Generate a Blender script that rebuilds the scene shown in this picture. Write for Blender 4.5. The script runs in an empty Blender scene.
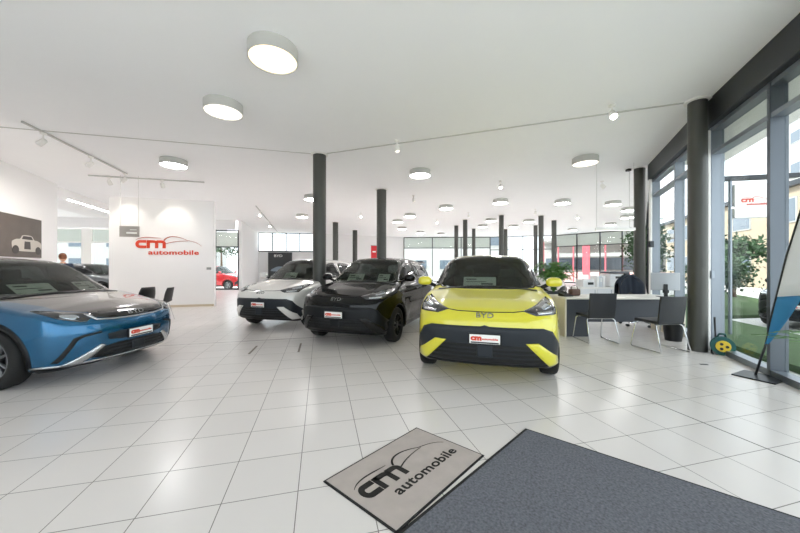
import bpy, bmesh, math, random
import numpy as np
from mathutils import Vector, Matrix
from mathutils.geometry import delaunay_2d_cdt

random.seed(4)
RNG = np.random.default_rng(4)
SC = bpy.context.scene
COL = SC.collection
PI = math.pi
F, H, CEIL, CX, CY = 312.0, 1.33, 3.96, 400.0, 266.5     # calibrated focal length (px), eye height, ceiling height


def at(px, py, Y):            # a point of the photo at distance Y in front of the camera
    return Vector(((px - CX) / F * Y, Y, H - (py - CY) / F * Y))


def ground(px, py):
    return at(px, py, F * H / (py - CY))


# ------------------------------------------------------------------ materials
def lin(c):
    if isinstance(c, str):
        c = [int(c[i:i + 2], 16) / 255 for i in (0, 2, 4)]
    return tuple((v / 12.92 if v <= .04045 else ((v + .055) / 1.055) ** 2.4) for v in c) + (1.0,)


def mat(name, col, rough=.5, metal=0., coat=0., emit=0., ecol=None, noise=0., nscale=20., spec=.5, bump=0.):
    m = bpy.data.materials.new(name)
    m.use_nodes = True
    nt = m.node_tree
    b = nt.nodes['Principled BSDF']
    b.inputs['Base Color'].default_value = lin(col)
    b.inputs['Roughness'].default_value = rough
    b.inputs['Metallic'].default_value = metal
    b.inputs['Coat Weight'].default_value = coat
    b.inputs['Coat Roughness'].default_value = .03
    b.inputs['Specular IOR Level'].default_value = spec
    if emit:
        b.inputs['Emission Color'].default_value = lin(ecol or col)
        b.inputs['Emission Strength'].default_value = emit
    if noise or bump:
        tc = nt.nodes.new('ShaderNodeTexCoord')
        nz = nt.nodes.new('ShaderNodeTexNoise')
        nz.inputs['Scale'].default_value = nscale
        nz.inputs['Detail'].default_value = 5
        nt.links.new(tc.outputs['Object'], nz.inputs['Vector'])
        if noise:
            mx = nt.nodes.new('ShaderNodeMix'); mx.data_type = 'RGBA'
            c = lin(col)
            mx.inputs[6].default_value = tuple(max(0, v * (1 - noise)) for v in c[:3]) + (1,)
            mx.inputs[7].default_value = tuple(min(1, v * (1 + noise)) for v in c[:3]) + (1,)
            nt.links.new(nz.outputs['Fac'], mx.inputs[0])
            nt.links.new(mx.outputs[2], b.inputs['Base Color'])
        if bump:
            bp = nt.nodes.new('ShaderNodeBump'); bp.inputs['Strength'].default_value = bump
            bp.inputs['Distance'].default_value = .01
            nt.links.new(nz.outputs['Fac'], bp.inputs['Height'])
            nt.links.new(bp.outputs['Normal'], b.inputs['Normal'])
    return m


def glass_mat(name, tint, refl=1.0, rough=0.0):
    m = bpy.data.materials.new(name)
    m.use_nodes = True
    nt = m.node_tree
    nt.nodes.clear()
    o = nt.nodes.new('ShaderNodeOutputMaterial')
    tr = nt.nodes.new('ShaderNodeBsdfTransparent'); tr.inputs[0].default_value = lin(tint)
    gl = nt.nodes.new('ShaderNodeBsdfGlossy'); gl.inputs['Roughness'].default_value = rough
    fr = nt.nodes.new('ShaderNodeFresnel'); fr.inputs[0].default_value = 1.45
    ge = nt.nodes.new('ShaderNodeNewGeometry')          # same index seen from either side of the pane
    io = nt.nodes.new('ShaderNodeMapRange'); io.inputs[3].default_value = 1.45; io.inputs[4].default_value = 1 / 1.45
    nt.links.new(ge.outputs['Backfacing'], io.inputs[0]); nt.links.new(io.outputs[0], fr.inputs[0])
    mu = nt.nodes.new('ShaderNodeMath'); mu.operation = 'MULTIPLY'; mu.inputs[1].default_value = refl
    mx = nt.nodes.new('ShaderNodeMixShader')
    nt.links.new(fr.outputs[0], mu.inputs[0]); nt.links.new(mu.outputs[0], mx.inputs[0])
    nt.links.new(tr.outputs[0], mx.inputs[1]); nt.links.new(gl.outputs[0], mx.inputs[2])
    nt.links.new(mx.outputs[0], o.inputs[0])
    return m


ALPHA = math.atan2(79.3, F)        # the tile grid is turned against the camera axis
TU, TV, U0, V0 = .411, .393, -.130, 1.94


def tile_mat():
    m = mat('floor_tiles', 'dbd6d1', .22)
    nt = m.node_tree; b = nt.nodes['Principled BSDF']
    L = nt.links.new

    def math_(op, a, bb=None):
        n = nt.nodes.new('ShaderNodeMath'); n.operation = op
        for i, v in enumerate((a, bb)):
            if v is None: continue
            if isinstance(v, (int, float)): n.inputs[i].default_value = v
            else: L(v, n.inputs[i])
        return n.outputs[0]
    g = nt.nodes.new('ShaderNodeNewGeometry')
    s = nt.nodes.new('ShaderNodeSeparateXYZ'); L(g.outputs['Position'], s.inputs[0])
    ca, sa = math.cos(ALPHA), math.sin(ALPHA)
    u = math_('ADD', math_('MULTIPLY', s.outputs[0], ca), math_('MULTIPLY', s.outputs[1], sa))
    v = math_('ADD', math_('MULTIPLY', s.outputs[0], -sa), math_('MULTIPLY', s.outputs[1], ca))
    un = math_('DIVIDE', math_('SUBTRACT', u, U0), TU)
    vn = math_('DIVIDE', math_('SUBTRACT', v, V0), TV)

    def line(w, t, half):
        d = math_('ABSOLUTE', math_('SUBTRACT', math_('FRACT', math_('ADD', w, .5)), .5))
        return math_('LESS_THAN', math_('MULTIPLY', d, t), half)
    gr = math_('MAXIMUM', line(un, TU, .0026), line(vn, TV, .0026))
    ju = math_('LESS_THAN', math_('ABSOLUTE', math_('SUBTRACT', u, U0 + 8 * TU)), .0065)
    jv = math_('LESS_THAN', math_('ABSOLUTE', math_('SUBTRACT', v, V0 + 10.5 * TV)), .008)
    jn = math_('MAXIMUM', ju, jv)
    cb = nt.nodes.new('ShaderNodeCombineXYZ')
    L(math_('FLOOR', un), cb.inputs[0]); L(math_('FLOOR', vn), cb.inputs[1])
    wn = nt.nodes.new('ShaderNodeTexWhiteNoise'); L(cb.outputs[0], wn.inputs['Vector'])
    nz = nt.nodes.new('ShaderNodeTexNoise'); nz.inputs['Scale'].default_value = 3.; nz.inputs['Detail'].default_value = 6
    L(g.outputs['Position'], nz.inputs['Vector'])

    def mix(f, a, c):
        n = nt.nodes.new('ShaderNodeMix'); n.data_type = 'RGBA'
        L(f, n.inputs[0])
        for i, q in ((6, a), (7, c)):
            if isinstance(q, str): n.inputs[i].default_value = lin(q)
            else: L(q, n.inputs[i])
        return n.outputs[2]
    base = mix(wn.outputs['Value'], 'e0dbd8', 'e4dfdc')
    base = mix(math_('MULTIPLY', nz.outputs['Fac'], .35), base, 'dad5d2')
    c = mix(gr, base, '77726e')
    c = mix(jn, c, '5c5956')
    L(c, b.inputs['Base Color'])
    L(math_('ADD', math_('MULTIPLY', gr, .4), .24), b.inputs['Roughness'])
    return m


M = dict(
    floor=tile_mat(),
    ceil=mat('ceiling_plaster', 'fafafb', .9, noise=.015, nscale=2),
    wall=mat('wall_plaster', 'f2f1f1', .85, noise=.012, nscale=3),
    white=mat('white_paint', 'eceae6', .5),
    base=mat('beige_skirting', 'cdbfa8', .5),
    alu=mat('anodised_aluminium', '8d949c', .38, .75),
    dkalu=mat('dark_steel', '34373a', .4, .5),
    column=mat('column_paint', '4a4a46', .42, .25, noise=.06, nscale=6),
    glass=glass_mat('window_glass', 'f4f8f7', .55),
    blind=None,
    chrome=mat('chrome', 'd6d8da', .12, 1.),
    black=mat('black_plastic', '18191b', .45),
    blackg=mat('black_gloss', '0b0c0e', .15, coat=.6),
    leather=mat('black_leatherette', '24262a', .5, bump=.15, nscale=200),
    rubber=mat('rubber', '151515', .75),
    lampwarm=mat('lamp_diffuser_warm', 'fff2d8', .5, emit=.72, ecol='ffeccb'),
    lamp=mat('lamp_diffuser', 'fff6e4', .5, emit=24, ecol='fdfbfb'),
    lampdim=mat('lamp_diffuser_dim', 'f4f2ee', .3, emit=.7, ecol='fff6ea'),
    spotglow=mat('spot_lens', 'ffffff', .4, emit=30, ecol='fff0da'),
    housing=mat('lamp_housing', 'c0bfbb', .45),
    redsign=mat('red_acrylic', 'da4528', .4),
    dkgrass=mat('grass', '3f572f', .9, noise=.35, nscale=8),
    asphalt=mat('pale_paving', 'd4d3cf', .9, noise=.06, nscale=6),
    paper=mat('white_paper', 'f2f2ee', .6),
    ink=mat('dark_ink', '3a3a3a', .6),
    tan=mat('tan_render', 'a39682', .9, noise=.1, nscale=1.2),
    pale=mat('pale_render', 'a9a9a6', .9),
    roofred=mat('red_steel', 'd4616b', .6),
    winext=mat('far_window_glass', '5b6670', .12),
    leaf=mat('leaf', '47742c', .5, noise=.35, nscale=9),
    leafdk=mat('dark_leaf', '2f4a2a', .6, noise=.35, nscale=5),
    bark=mat('bark', '5b4a3a', .9, noise=.3, nscale=12),
    pot=mat('slate_planter', '3d434b', .5),
    soil=mat('soil', '3a2c22', .95),
    skin=mat('skin', 'c99a7e', .55),
    hair=mat('brown_hair', '7a4a30', .6),
    shirt=mat('navy_cloth', '2b3446', .85),
    trousers=mat('dark_trousers', '33343a', .85),
)


bl = mat('blind_fabric', 'e4e4e0', .8)
_nt = bl.node_tree
_t = _nt.nodes.new('ShaderNodeBsdfTranslucent'); _t.inputs[0].default_value = lin('dededa')
_m = _nt.nodes.new('ShaderNodeMixShader'); _m.inputs[0].default_value = .5
_nt.links.new(_nt.nodes['Principled BSDF'].outputs[0], _m.inputs[1]); _nt.links.new(_t.outputs[0], _m.inputs[2])
_nt.links.new(_m.outputs[0], _nt.nodes['Material Output'].inputs[0])
M['blind'] = bl


# ------------------------------------------------------------------ mesh building
class MB:
    def __init__(s):
        s.v, s.f = [], []

    def add(s, vs, fs):
        o = len(s.v)
        s.v += [tuple(p) for p in vs]
        s.f += [tuple(i + o for i in q) for q in fs]
        return s

    def box(s, c, d, rz=0., rx=0., ry=0.):
        R = Matrix.Rotation(rz, 3, 'Z') @ Matrix.Rotation(ry, 3, 'Y') @ Matrix.Rotation(rx, 3, 'X')
        vs = []
        for z in (-1, 1):
            for y in (-1, 1):
                for x in (-1, 1):
                    vs.append(Vector(c) + R @ Vector((x * d[0] / 2, y * d[1] / 2, z * d[2] / 2)))
        return s.add(vs, [(0, 2, 3, 1), (4, 5, 7, 6), (0, 1, 5, 4), (2, 6, 7, 3), (0, 4, 6, 2), (1, 3, 7, 5)])

    def lathe(s, prof, c=(0, 0, 0), n=32, axis='z', cap=True):
        vs, fs = [], []
        for (r, h) in prof:
            for i in range(n):
                a = 2 * PI * i / n
                p = (r * math.cos(a), r * math.sin(a), h)
                if axis == 'x': p = (p[2], p[0], p[1])
                if axis == 'y': p = (p[0], -p[2], p[1])
                vs.append((p[0] + c[0], p[1] + c[1], p[2] + c[2]))
        k = len(prof)
        for j in range(k - 1):
            for i in range(n):
                i2 = (i + 1) % n
                fs.append((j * n + i, j * n + i2, (j + 1) * n + i2, (j + 1) * n + i))
        if cap:
            if prof[0][0] > 1e-6: fs.append(tuple(range(n - 1, -1, -1)))
            if prof[-1][0] > 1e-6: fs.append(tuple((k - 1) * n + i for i in range(n)))
        return s.add(vs, fs)

    def cyl(s, c, r, h, n=24, axis='z'):
        return s.lathe([(r, 0), (r, h)], c, n, axis)

    def tube(s, pts, r, n=8, closed=False):
        pts = [Vector(p) for p in pts]
        m = len(pts)
        rs = r if isinstance(r, (list, tuple)) else [r] * m
        vs, fs = [], []
        up = None
        for i in range(m):
            if closed:
                t = (pts[(i + 1) % m] - pts[i - 1]).normalized()
            else:
                t = (pts[min(i + 1, m - 1)] - pts[max(i - 1, 0)]).normalized()
            if up is None:
                up = t.orthogonal().normalized()
            up = (up - t * up.dot(t)).normalized()
            w = t.cross(up)
            for k in range(n):
                a = 2 * PI * k / n
                vs.append(pts[i] + (up * math.cos(a) + w * math.sin(a)) * rs[i])
        for i in range(m if closed else m - 1):
            i2 = (i + 1) % m
            for k in range(n):
                k2 = (k + 1) % n
                fs.append((i * n + k, i * n + k2, i2 * n + k2, i2 * n + k))
        if not closed:
            fs.append(tuple(range(n - 1, -1, -1)))
            fs.append(tuple((m - 1) * n + k for k in range(n)))
        return s.add(vs, fs)

    def prism(s, poly, z0, z1, fn=None):
        """extrude a 2D polygon; fn maps (u, v, w) to 3D"""
        fn = fn or (lambda u, v, w: (u, v, w))
        n = len(poly)
        vs = [fn(p[0], p[1], z0) for p in poly] + [fn(p[0], p[1], z1) for p in poly]
        fs = [tuple(range(n - 1, -1, -1)), tuple(range(n, 2 * n))]
        fs += [(i, (i + 1) % n, n + (i + 1) % n, n + i) for i in range(n)]
        return s.add(vs, fs)

    def sphere(s, c, r, n=16, k=10):
        prof = [(math.sin(PI * j / k), -math.cos(PI * j / k)) for j in range(k + 1)]
        r = r if isinstance(r, (list, tuple)) else (r, r, r)
        t = MB().lathe(prof, (0, 0, 0), n, cap=False)
        return s.add([(c[0] + p[0] * r[0], c[1] + p[1] * r[1], c[2] + p[2] * r[2]) for p in t.v], t.f)


def obj(name, mb, material, parent=None, bevel=0., smooth=False, seg=2, subsurf=0):
    me = bpy.data.meshes.new(name)
    me.from_pydata([tuple(p) for p in mb.v], [], mb.f)
    bm = bmesh.new(); bm.from_mesh(me)
    bmesh.ops.remove_doubles(bm, verts=bm.verts, dist=1e-5)
    bmesh.ops.recalc_face_normals(bm, faces=bm.faces)
    bm.to_mesh(me); bm.free()
    o = bpy.data.objects.new(name, me)
    COL.objects.link(o)
    if material: me.materials.append(material)
    if parent: o.parent = parent
    if bevel:
        b = o.modifiers.new('bevel', 'BEVEL'); b.width = bevel; b.segments = seg; b.limit_method = 'ANGLE'
    if subsurf:
        b = o.modifiers.new('subsurf', 'SUBSURF'); b.levels = subsurf; b.render_levels = subsurf
    if smooth:
        if smooth is True: me.shade_smooth()
        else:
            me.shade_smooth()
            me.set_sharp_from_angle(angle=math.radians(smooth))
    return o


def tag(o, label=None, cat=None, group=None, kind=None):
    if label: o['label'] = label
    if cat: o['category'] = cat
    if group: o['group'] = group
    if kind: o['kind'] = kind
    return o


def thing(name, label, cat, loc=(0, 0, 0), rz=0., group=None):
    o = bpy.data.objects.new(name, None)
    o.empty_display_size = .1
    COL.objects.link(o)
    o.location = loc; o.rotation_euler = (0, 0, rz)
    return tag(o, label, cat, group)


def struct(name, mb, m, parent=None, **k):
    o = obj(name, mb, m, parent, **k)
    if not parent: o['kind'] = 'structure'
    return o


KIDS = {}


def copy_tree(o, parent=None, swap=None):
    c = o.copy(); COL.objects.link(c); c.parent = parent
    if swap and c.type == 'MESH':
        if any(s.material in swap for s in c.material_slots):
            for s in c.material_slots:
                old = s.material
                if old in swap:
                    s.link = 'OBJECT'; s.material = swap[old]
    for ch in list(o.children):
        copy_tree(ch, c, swap)
    return c


def text2d(body, size=1.0, bold=0., sx=1.0, align='CENTER', space=1.0):
    cu = bpy.data.curves.new('text', 'FONT')
    cu.body = body; cu.size = size; cu.offset = bold; cu.align_x = align; cu.align_y = 'CENTER'
    cu.space_character = space; cu.resolution_u = 3
    o = bpy.data.objects.new('text', cu); COL.objects.link(o)
    bpy.context.view_layer.update()
    dg = bpy.context.evaluated_depsgraph_get()
    me = bpy.data.meshes.new_from_object(o.evaluated_get(dg))
    vs = [(v.co.x * sx, v.co.y) for v in me.vertices]
    fs = [tuple(p.vertices) for p in me.polygons]
    bpy.data.objects.remove(o); bpy.data.curves.remove(cu); bpy.data.meshes.remove(me)
    return vs, fs


def stroke(pts, w):
    """outline polygon of a thick 2D polyline"""
    P = [Vector(p) for p in pts]; n = len(P)
    ws = w if isinstance(w, (list, tuple)) else [w] * n
    Lp, Rp = [], []
    for i in range(n):
        t = (P[min(i + 1, n - 1)] - P[max(i - 1, 0)]).normalized()
        q = Vector((-t.y, t.x)) * ws[i] / 2
        Lp.append(P[i] + q); Rp.append(P[i] - q)
    return [tuple(p) for p in Lp] + [tuple(p) for p in reversed(Rp)]


def strip_faces(mb, pts, w, z0, z1, fn):
    """thick 2D polyline as a chain of quads, extruded"""
    pl = stroke(pts, w); n = len(pts)
    for i in range(n - 1):
        mb.prism([pl[i], pl[i + 1], pl[2 * n - 2 - i], pl[2 * n - 1 - i]], z0, z1, fn)


def bez(p0, p1, p2, p3, n=14):
    out = []
    for i in range(n + 1):
        t = i / n; s = 1 - t
        out.append((s ** 3 * p0[0] + 3 * s * s * t * p1[0] + 3 * s * t * t * p2[0] + t ** 3 * p3[0],
                    s ** 3 * p0[1] + 3 * s * s * t * p1[1] + 3 * s * t * t * p2[1] + t ** 3 * p3[1]))
    return out


def arc(cx, cy, rx, ry, a0, a1, n=14):
    return [(cx + rx * math.cos(math.radians(a0 + (a1 - a0) * i / n)), cy + ry * math.sin(math.radians(a0 + (a1 - a0) * i / n))) for i in range(n + 1)]


def logo(parent, fn, mletters, mline, depth=.02):
    """dealer logo drawn in a unit frame about 2.7 wide and .75 high: u from 0 to 2.7, v from -.3 to .46"""
    a = MB()
    w = .125
    strip_faces(a, [(.42, .31), (.18, .31)] + arc(.18, .185, .115, .125, 90, 270)[1:] + [(.42, .06)], w, 0, depth, fn)
    strip_faces(a, [(.50, 0), (.50, .37)], w, 0, depth, fn)
    strip_faces(a, [(.50, .31), (.70, .31)] + arc(.70, .24, .13, .07, 90, 0)[1:] + [(.83, 0)], w, 0, depth, fn)
    strip_faces(a, [(.83, .31), (1.0, .31)] + arc(1.0, .24, .13, .07, 90, 0)[1:] + [(1.13, 0)], w, 0, depth, fn)
    obj('monogram', a, mletters, parent)
    t = MB()
    vs, fs = text2d('automobile', .30, .006, 1.30, space=1.04)
    x0 = min(p[0] for p in vs); x1 = max(p[0] for p in vs)
    k = 2.05 / (x1 - x0)
    vs = [((p[0] - x0) * k + .50, p[1] - .20) for p in vs]
    for f in fs:
        t.prism([vs[i] for i in f], 0, depth, fn)
    obj('lettering', t, mletters, parent)
    s_ = MB()
    strip_faces(s_, bez((.02, .38), (.25, .56), (.6, .50), (1.0, .47)), [.008 + .022 * math.sin(PI * i / 14) for i in range(15)], 0, depth, fn)
    strip_faces(s_, bez((1.12, .36), (1.25, .62), (1.65, .62), (2.05, .40)), [.05 - .0025 * i for i in range(15)], 0, depth, fn)
    strip_faces(s_, bez((2.05, .40), (2.35, .34), (2.55, .26), (2.66, .12)), [.016 - .0006 * i for i in range(15)], 0, depth, fn)
    strip_faces(s_, bez((1.2, .22), (1.5, .34), (1.9, .37), (2.1, .36)), [.03 - .0014 * i for i in range(15)], 0, depth, fn)
    obj('car_outline', s_, mline, parent)


# ------------------------------------------------------------------ cars: an implicit body meshed with surface nets
class Curve:
    def __init__(s, pts, sm=.03, n=1200):
        xs = np.array([p[0] for p in pts], float); ys = np.array([p[1] for p in pts], float)
        lo, hi = xs[0] - .4, xs[-1] + .4
        s.x = np.linspace(lo, hi, n)
        y = np.interp(s.x, xs, ys)
        if sm > 0:
            dx = s.x[1] - s.x[0]; r = max(1, int(3 * sm / dx))
            k = np.exp(-.5 * (np.arange(-r, r + 1) * dx / sm) ** 2); k /= k.sum()
            y = np.convolve(np.pad(y, r, mode='edge'), k, mode='valid')
        s.y = y
        s.d = np.gradient(y, s.x)

    def __call__(s, x): return np.interp(x, s.x, s.y)
    def slope(s, x): return np.interp(x, s.x, s.d)


def smax(a, b, k):
    h = np.maximum(k - np.abs(a - b), 0) / k
    return np.maximum(a, b) + h * h * k * .25


def smin(a, b, k): return -smax(-a, -b, k)


class Body:
    def __init__(s, P):
        s.P = P
        g = lambda n, sm=.03: Curve(P[n], sm)
        s.plan, s.wz = g('plan', .08), g('wz', .04)
        s.yf, s.cf = g('yf', .02), g('cf', .03)
        s.yr, s.cr = g('yr', .03), g('cr', .04)
        s.zl, s.zg, s.wg = g('zl', .035), g('zg', .06), g('wg', .05)

    def __call__(s, x, y, z):
        P = s.P; ax = np.abs(x)
        side = s.plan(y) + s.wz(z)
        for yw in (P['y1'], P['y2']):
            d = np.sqrt((y - yw) ** 2 + (z - P['rw']) ** 2)
            side = side + P['flare'] * np.exp(-((d - P['rw'] - .09) / .075) ** 2) * (z > P['rw'] * .5)
        mid = np.clip((y - P['y1'] - .5) / .2, 0, 1) * np.clip((P['y2'] - .5 - y) / .2, 0, 1)
        side = side - .022 * mid * np.exp(-((z - .40) / .11) ** 2)
        side = side + .008 * mid * np.exp(-((z - .62) / .05) ** 2)
        fs = (ax - side) / np.sqrt(1 + s.wz.slope(z) ** 2)
        ff = (s.yf(z) + s.cf(ax) - y) / np.sqrt(1 + s.cf.slope(ax) ** 2 + s.yf.slope(z) ** 2)
        fr = (y - s.yr(z) + s.cr(ax)) / np.sqrt(1 + s.cr.slope(ax) ** 2 + s.yr.slope(z) ** 2)
        hood = np.clip((1.1 - y) / .5, 0, 1)
        fh = (z - s.zl(y) + (P['crown'] * (ax / .8) ** 2 - P['ridge'] * np.exp(-((ax - .50) / .10) ** 2)) * (.35 + .65 * hood)) / np.sqrt(1 + s.zl.slope(y) ** 2)
        fb = P['zb'] + .05 * np.clip((.35 - y) / .35, 0, 1) - z
        low = smax(fs, ff, .14)
        low = smax(low, fr, .14)
        low = smax(low, fh, P['khood'])
        low = smax(low, fb, .06)
        bow = P['bow'] * (ax / .7) ** 2
        wf = np.clip((2.3 - y) / .8, 0, 1)
        ye = y - bow * wf + bow * .7 * (1 - wf)
        gt = (z - s.zg(ye) + .045 * (ax / .6) ** 2) / np.sqrt(1 + s.zg.slope(ye) ** 2)
        gs = (ax - s.wg(z) - s.plan(y) + s.P['plan'][3][1] + .03 * np.clip(y - 2.4, 0, 2)) * .92
        G = smax(gt, gs, .12)
        G = smax(G, .75 - z, .05)
        b = smin(low, G, .035)
        for yw in (P['y1'], P['y2']):
            wl = np.maximum(np.sqrt((y - yw) ** 2 + (z - P['rw']) ** 2) - P['rw'] - .045, .52 - ax)
            b = smax(b, -wl, .012)
        return b

    def grad(s, x, y, z, e=.004):
        gx = s(x + e, y, z) - s(x - e, y, z)
        gy = s(x, y + e, z) - s(x, y - e, z)
        gz = s(x, y, z + e) - s(x, y, z - e)
        n = np.stack([gx, gy, gz], -1)
        return n / (np.linalg.norm(n, axis=-1, keepdims=True) + 1e-9)

    def cast(s, uv, view):
        """first hit of parallel rays; uv are the two coordinates across the view"""
        uv = np.asarray(uv, float); n = len(uv); Lc = s.P['L']
        st = {'front': (-.3, 1.9, 1), 'rear': (Lc + .3, 1.9, -1), 'right': (1.2, .9, -1), 'left': (-1.2, .9, 1), 'top': (1.9, 1.4, -1), 'tilt': (.6, 1.3, -1)}[view]

        def pt(t):
            w = st[0] + st[2] * t
            if view in ('front', 'rear'): return uv[:, 0], w, uv[:, 1]
            if view in ('right', 'left'): return w, uv[:, 0], uv[:, 1]
            if view == 'tilt': return uv[:, 0], uv[:, 1] / 2 - w, uv[:, 1] / 2 + w     # looking down at 45 degrees; u = x, v = y + z
            return uv[:, 0], uv[:, 1], w
        lo = np.zeros(n); hi = np.full(n, np.nan); prev = np.zeros(n)
        for t in np.arange(0, st[1], .012):
            tt = np.full(n, t)
            v = s(*pt(tt))
            newhit = np.isnan(hi) & (v < 0)
            hi[newhit] = t; lo[newhit] = prev[newhit]
            prev = tt
        ok = ~np.isnan(hi); hi = np.where(ok, hi, 0.)
        for _ in range(16):
            mid = (lo + hi) / 2
            v = s(*pt(mid))
            hi = np.where(v < 0, mid, hi); lo = np.where(v < 0, lo, mid)
        p = np.stack([np.broadcast_to(q, (n,)) for q in pt(hi)], -1)
        return p, s.grad(p[:, 0], p[:, 1], p[:, 2]), ok


def surface_net(fn, lo, hi, h):
    xs = [np.arange(lo[i], hi[i] + h, h) for i in range(3)]
    X, Y, Z = np.meshgrid(*xs, indexing='ij')
    V = fn(X, Y, Z)
    S = V < 0
    nx, ny, nz = V.shape
    acc = np.zeros((nx - 1, ny - 1, nz - 1, 3)); cnt = np.zeros((nx - 1, ny - 1, nz - 1))
    corner = [(i, j, k) for i in (0, 1) for j in (0, 1) for k in (0, 1)]
    sl = lambda c: tuple(slice(c[d], V.shape[d] - 1 + c[d]) for d in range(3))
    for a in corner:
        for d in range(3):
            if a[d] == 0:
                b = list(a); b[d] = 1; b = tuple(b)
                va, vb = V[sl(a)], V[sl(b)]
                cr = (va < 0) != (vb < 0)
                t = np.where(cr, va / np.where(cr, va - vb, 1), 0)
                for q in range(3):
                    acc[..., q] += cr * (a[q] + (t if q == d else 0))
                cnt += cr
    act = cnt > 0
    idx = -np.ones(act.shape, int); idx[act] = np.arange(act.sum())
    ii = np.argwhere(act)
    P = ii + acc[act] / cnt[act][:, None]
    P = P * h + np.array([x[0] for x in xs])
    quads = []
    for d in range(3):
        e1, e2 = [q for q in range(3) if q != d]
        sa = [slice(None)] * 3; sb = [slice(None)] * 3
        sa[d] = slice(0, -1); sb[d] = slice(1, None)
        c = S[tuple(sa)] != S[tuple(sb)]
        flip = S[tuple(sa)]
        w = np.argwhere(c)
        w = w[(w[:, e1] > 0) & (w[:, e2] > 0) & (w[:, e1] < act.shape[e1]) & (w[:, e2] < act.shape[e2])]
        def at_(o1, o2):
            q = w.copy(); q[:, e1] += o1; q[:, e2] += o2
            return idx[q[:, 0], q[:, 1], q[:, 2]]
        q = np.stack([at_(-1, -1), at_(0, -1), at_(0, 0), at_(-1, 0)], -1)
        fl = flip[w[:, 0], w[:, 1], w[:, 2]]
        if d == 1: fl = ~fl
        q[~fl] = q[~fl][:, ::-1]
        quads.append(q)
    Q = np.concatenate(quads)
    Q = Q[(Q >= 0).all(1)]
    return P, Q


def inpoly(pts, poly):
    x, y = pts[:, 0], pts[:, 1]
    c = np.zeros(len(pts), bool); n = len(poly)
    for i in range(n):
        x0, y0 = poly[i]; x1, y1 = poly[i - 1]
        k = ((y0 > y) != (y1 > y)) & (x < (x1 - x0) * (y - y0) / ((y1 - y0) if abs(y1 - y0) > 1e-12 else 1e-12) + x0)
        c ^= k
    return c


def chaikin(p, it=2, keep=.82):
    for _ in range(it):
        q = []
        n = len(p)
        for i in range(n):
            a, b = p[i], p[(i + 1) % n]
            q.append((a[0] * keep + b[0] * (1 - keep), a[1] * keep + b[1] * (1 - keep)))
            q.append((a[0] * (1 - keep) + b[0] * keep, a[1] * (1 - keep) + b[1] * keep))
        p = q
    return p


def area2(p): return sum(p[i - 1][0] * p[i][1] - p[i][0] * p[i - 1][1] for i in range(len(p)))


def inset(p, d):
    n = len(p); s = 1 if area2(p) > 0 else -1
    out = []
    for i in range(n):
        a, b, c = Vector(p[i - 1]), Vector(p[i]), Vector(p[(i + 1) % n])
        t1 = (b - a).normalized(); t2 = (c - b).normalized()
        n1 = Vector((-t1.y, t1.x)) * s; n2 = Vector((-t2.y, t2.x)) * s
        m = (n1 + n2); m = m / max(.35, m.length_squared / 2) if m.length > 1e-6 else n1
        out.append(tuple(b + m * d))
    return out


def resample(p, s):
    out = []
    for i in range(len(p)):
        a, b = Vector(p[i]), Vector(p[(i + 1) % len(p)])
        k = max(1, int(math.ceil((b - a).length / s)))
        out += [tuple(a.lerp(b, j / k)) for j in range(k)]
    return out


def fill(poly, step, inner=None):
    P = resample(poly, step); n = len(P)
    vs = list(P); ed = [(i, (i + 1) % n) for i in range(n)]
    if inner:
        Q = resample(inner, step); m = len(Q)
        ed += [(n + i, n + (i + 1) % m) for i in range(m)]; vs += Q
    a = np.array(P); lo, hi = a.min(0), a.max(0)
    gx, gy = np.meshgrid(np.arange(lo[0] + step * .5, hi[0], step), np.arange(lo[1] + step * .5, hi[1], step))
    g = np.stack([gx.ravel(), gy.ravel()], -1)
    if len(g):
        g = g[inpoly(g, P)]
        ok = np.ones(len(g), bool)
        for v in vs:
            ok &= ((g - np.array(v)) ** 2).sum(1) > (step * .45) ** 2
        vs += [tuple(q) for q in g[ok]]
    r = delaunay_2d_cdt([Vector(v) for v in vs], ed, [], 0, 1e-6)
    V = np.array([tuple(v) for v in r[0]]); T = np.array([tuple(f) for f in r[2] if len(f) == 3])
    c = V[T].mean(1)
    T = T[inpoly(c, P)]
    return V, T, (inpoly(V[T].mean(1), Q) if inner else None)


def patch_mesh(B, V, T, view, off):
    p, nrm, ok = B.cast(V, view)
    p = p + nrm * off
    T = T[ok[T].all(1)]
    # drop faces stretched across a silhouette
    e = np.linalg.norm(p[T] - p[np.roll(T, 1, 1)], axis=-1).max(1)
    T = T[e < .35]
    return p, T


def mesh_obj(name, V, T, m, parent, thick=.006, smooth=True):
    used = np.unique(T); mp = -np.ones(len(V), int); mp[used] = np.arange(len(used))
    me = bpy.data.meshes.new(name)
    me.from_pydata([tuple(map(float, v)) for v in V[used]], [], [tuple(int(i) for i in mp[t]) for t in T])
    me.materials.append(m)
    if smooth: me.shade_smooth()
    o = bpy.data.objects.new(name, me); COL.objects.link(o)
    if parent: o.parent = parent
    if thick:
        s = o.modifiers.new('thickness', 'SOLIDIFY'); s.thickness = thick; s.offset = -1
    return o


def orient(V, T, nref):
    n = np.cross(V[T[:, 1]] - V[T[:, 0]], V[T[:, 2]] - V[T[:, 0]])
    fl = (n * nref[T].mean(1)).sum(1) < 0
    T = T.copy(); T[fl] = T[fl][:, ::-1]
    return T


def patch(B, name, poly, view, m, parent, off=.004, thick=.008, step=.04, rnd=0):
    if rnd: poly = chaikin(poly, rnd)
    V, T, _ = fill(poly, step)
    p, nrm, ok = B.cast(V, view)
    T = T[ok[T].all(1)]
    q = p + nrm * off
    e = np.linalg.norm(q[T] - q[np.roll(T, 1, 1)], axis=-1).max(1)
    T = orient(q, biggest(T[e < .35]), nrm)
    if not len(T): return None
    return mesh_obj(name, q, T, m, parent, thick)


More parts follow.
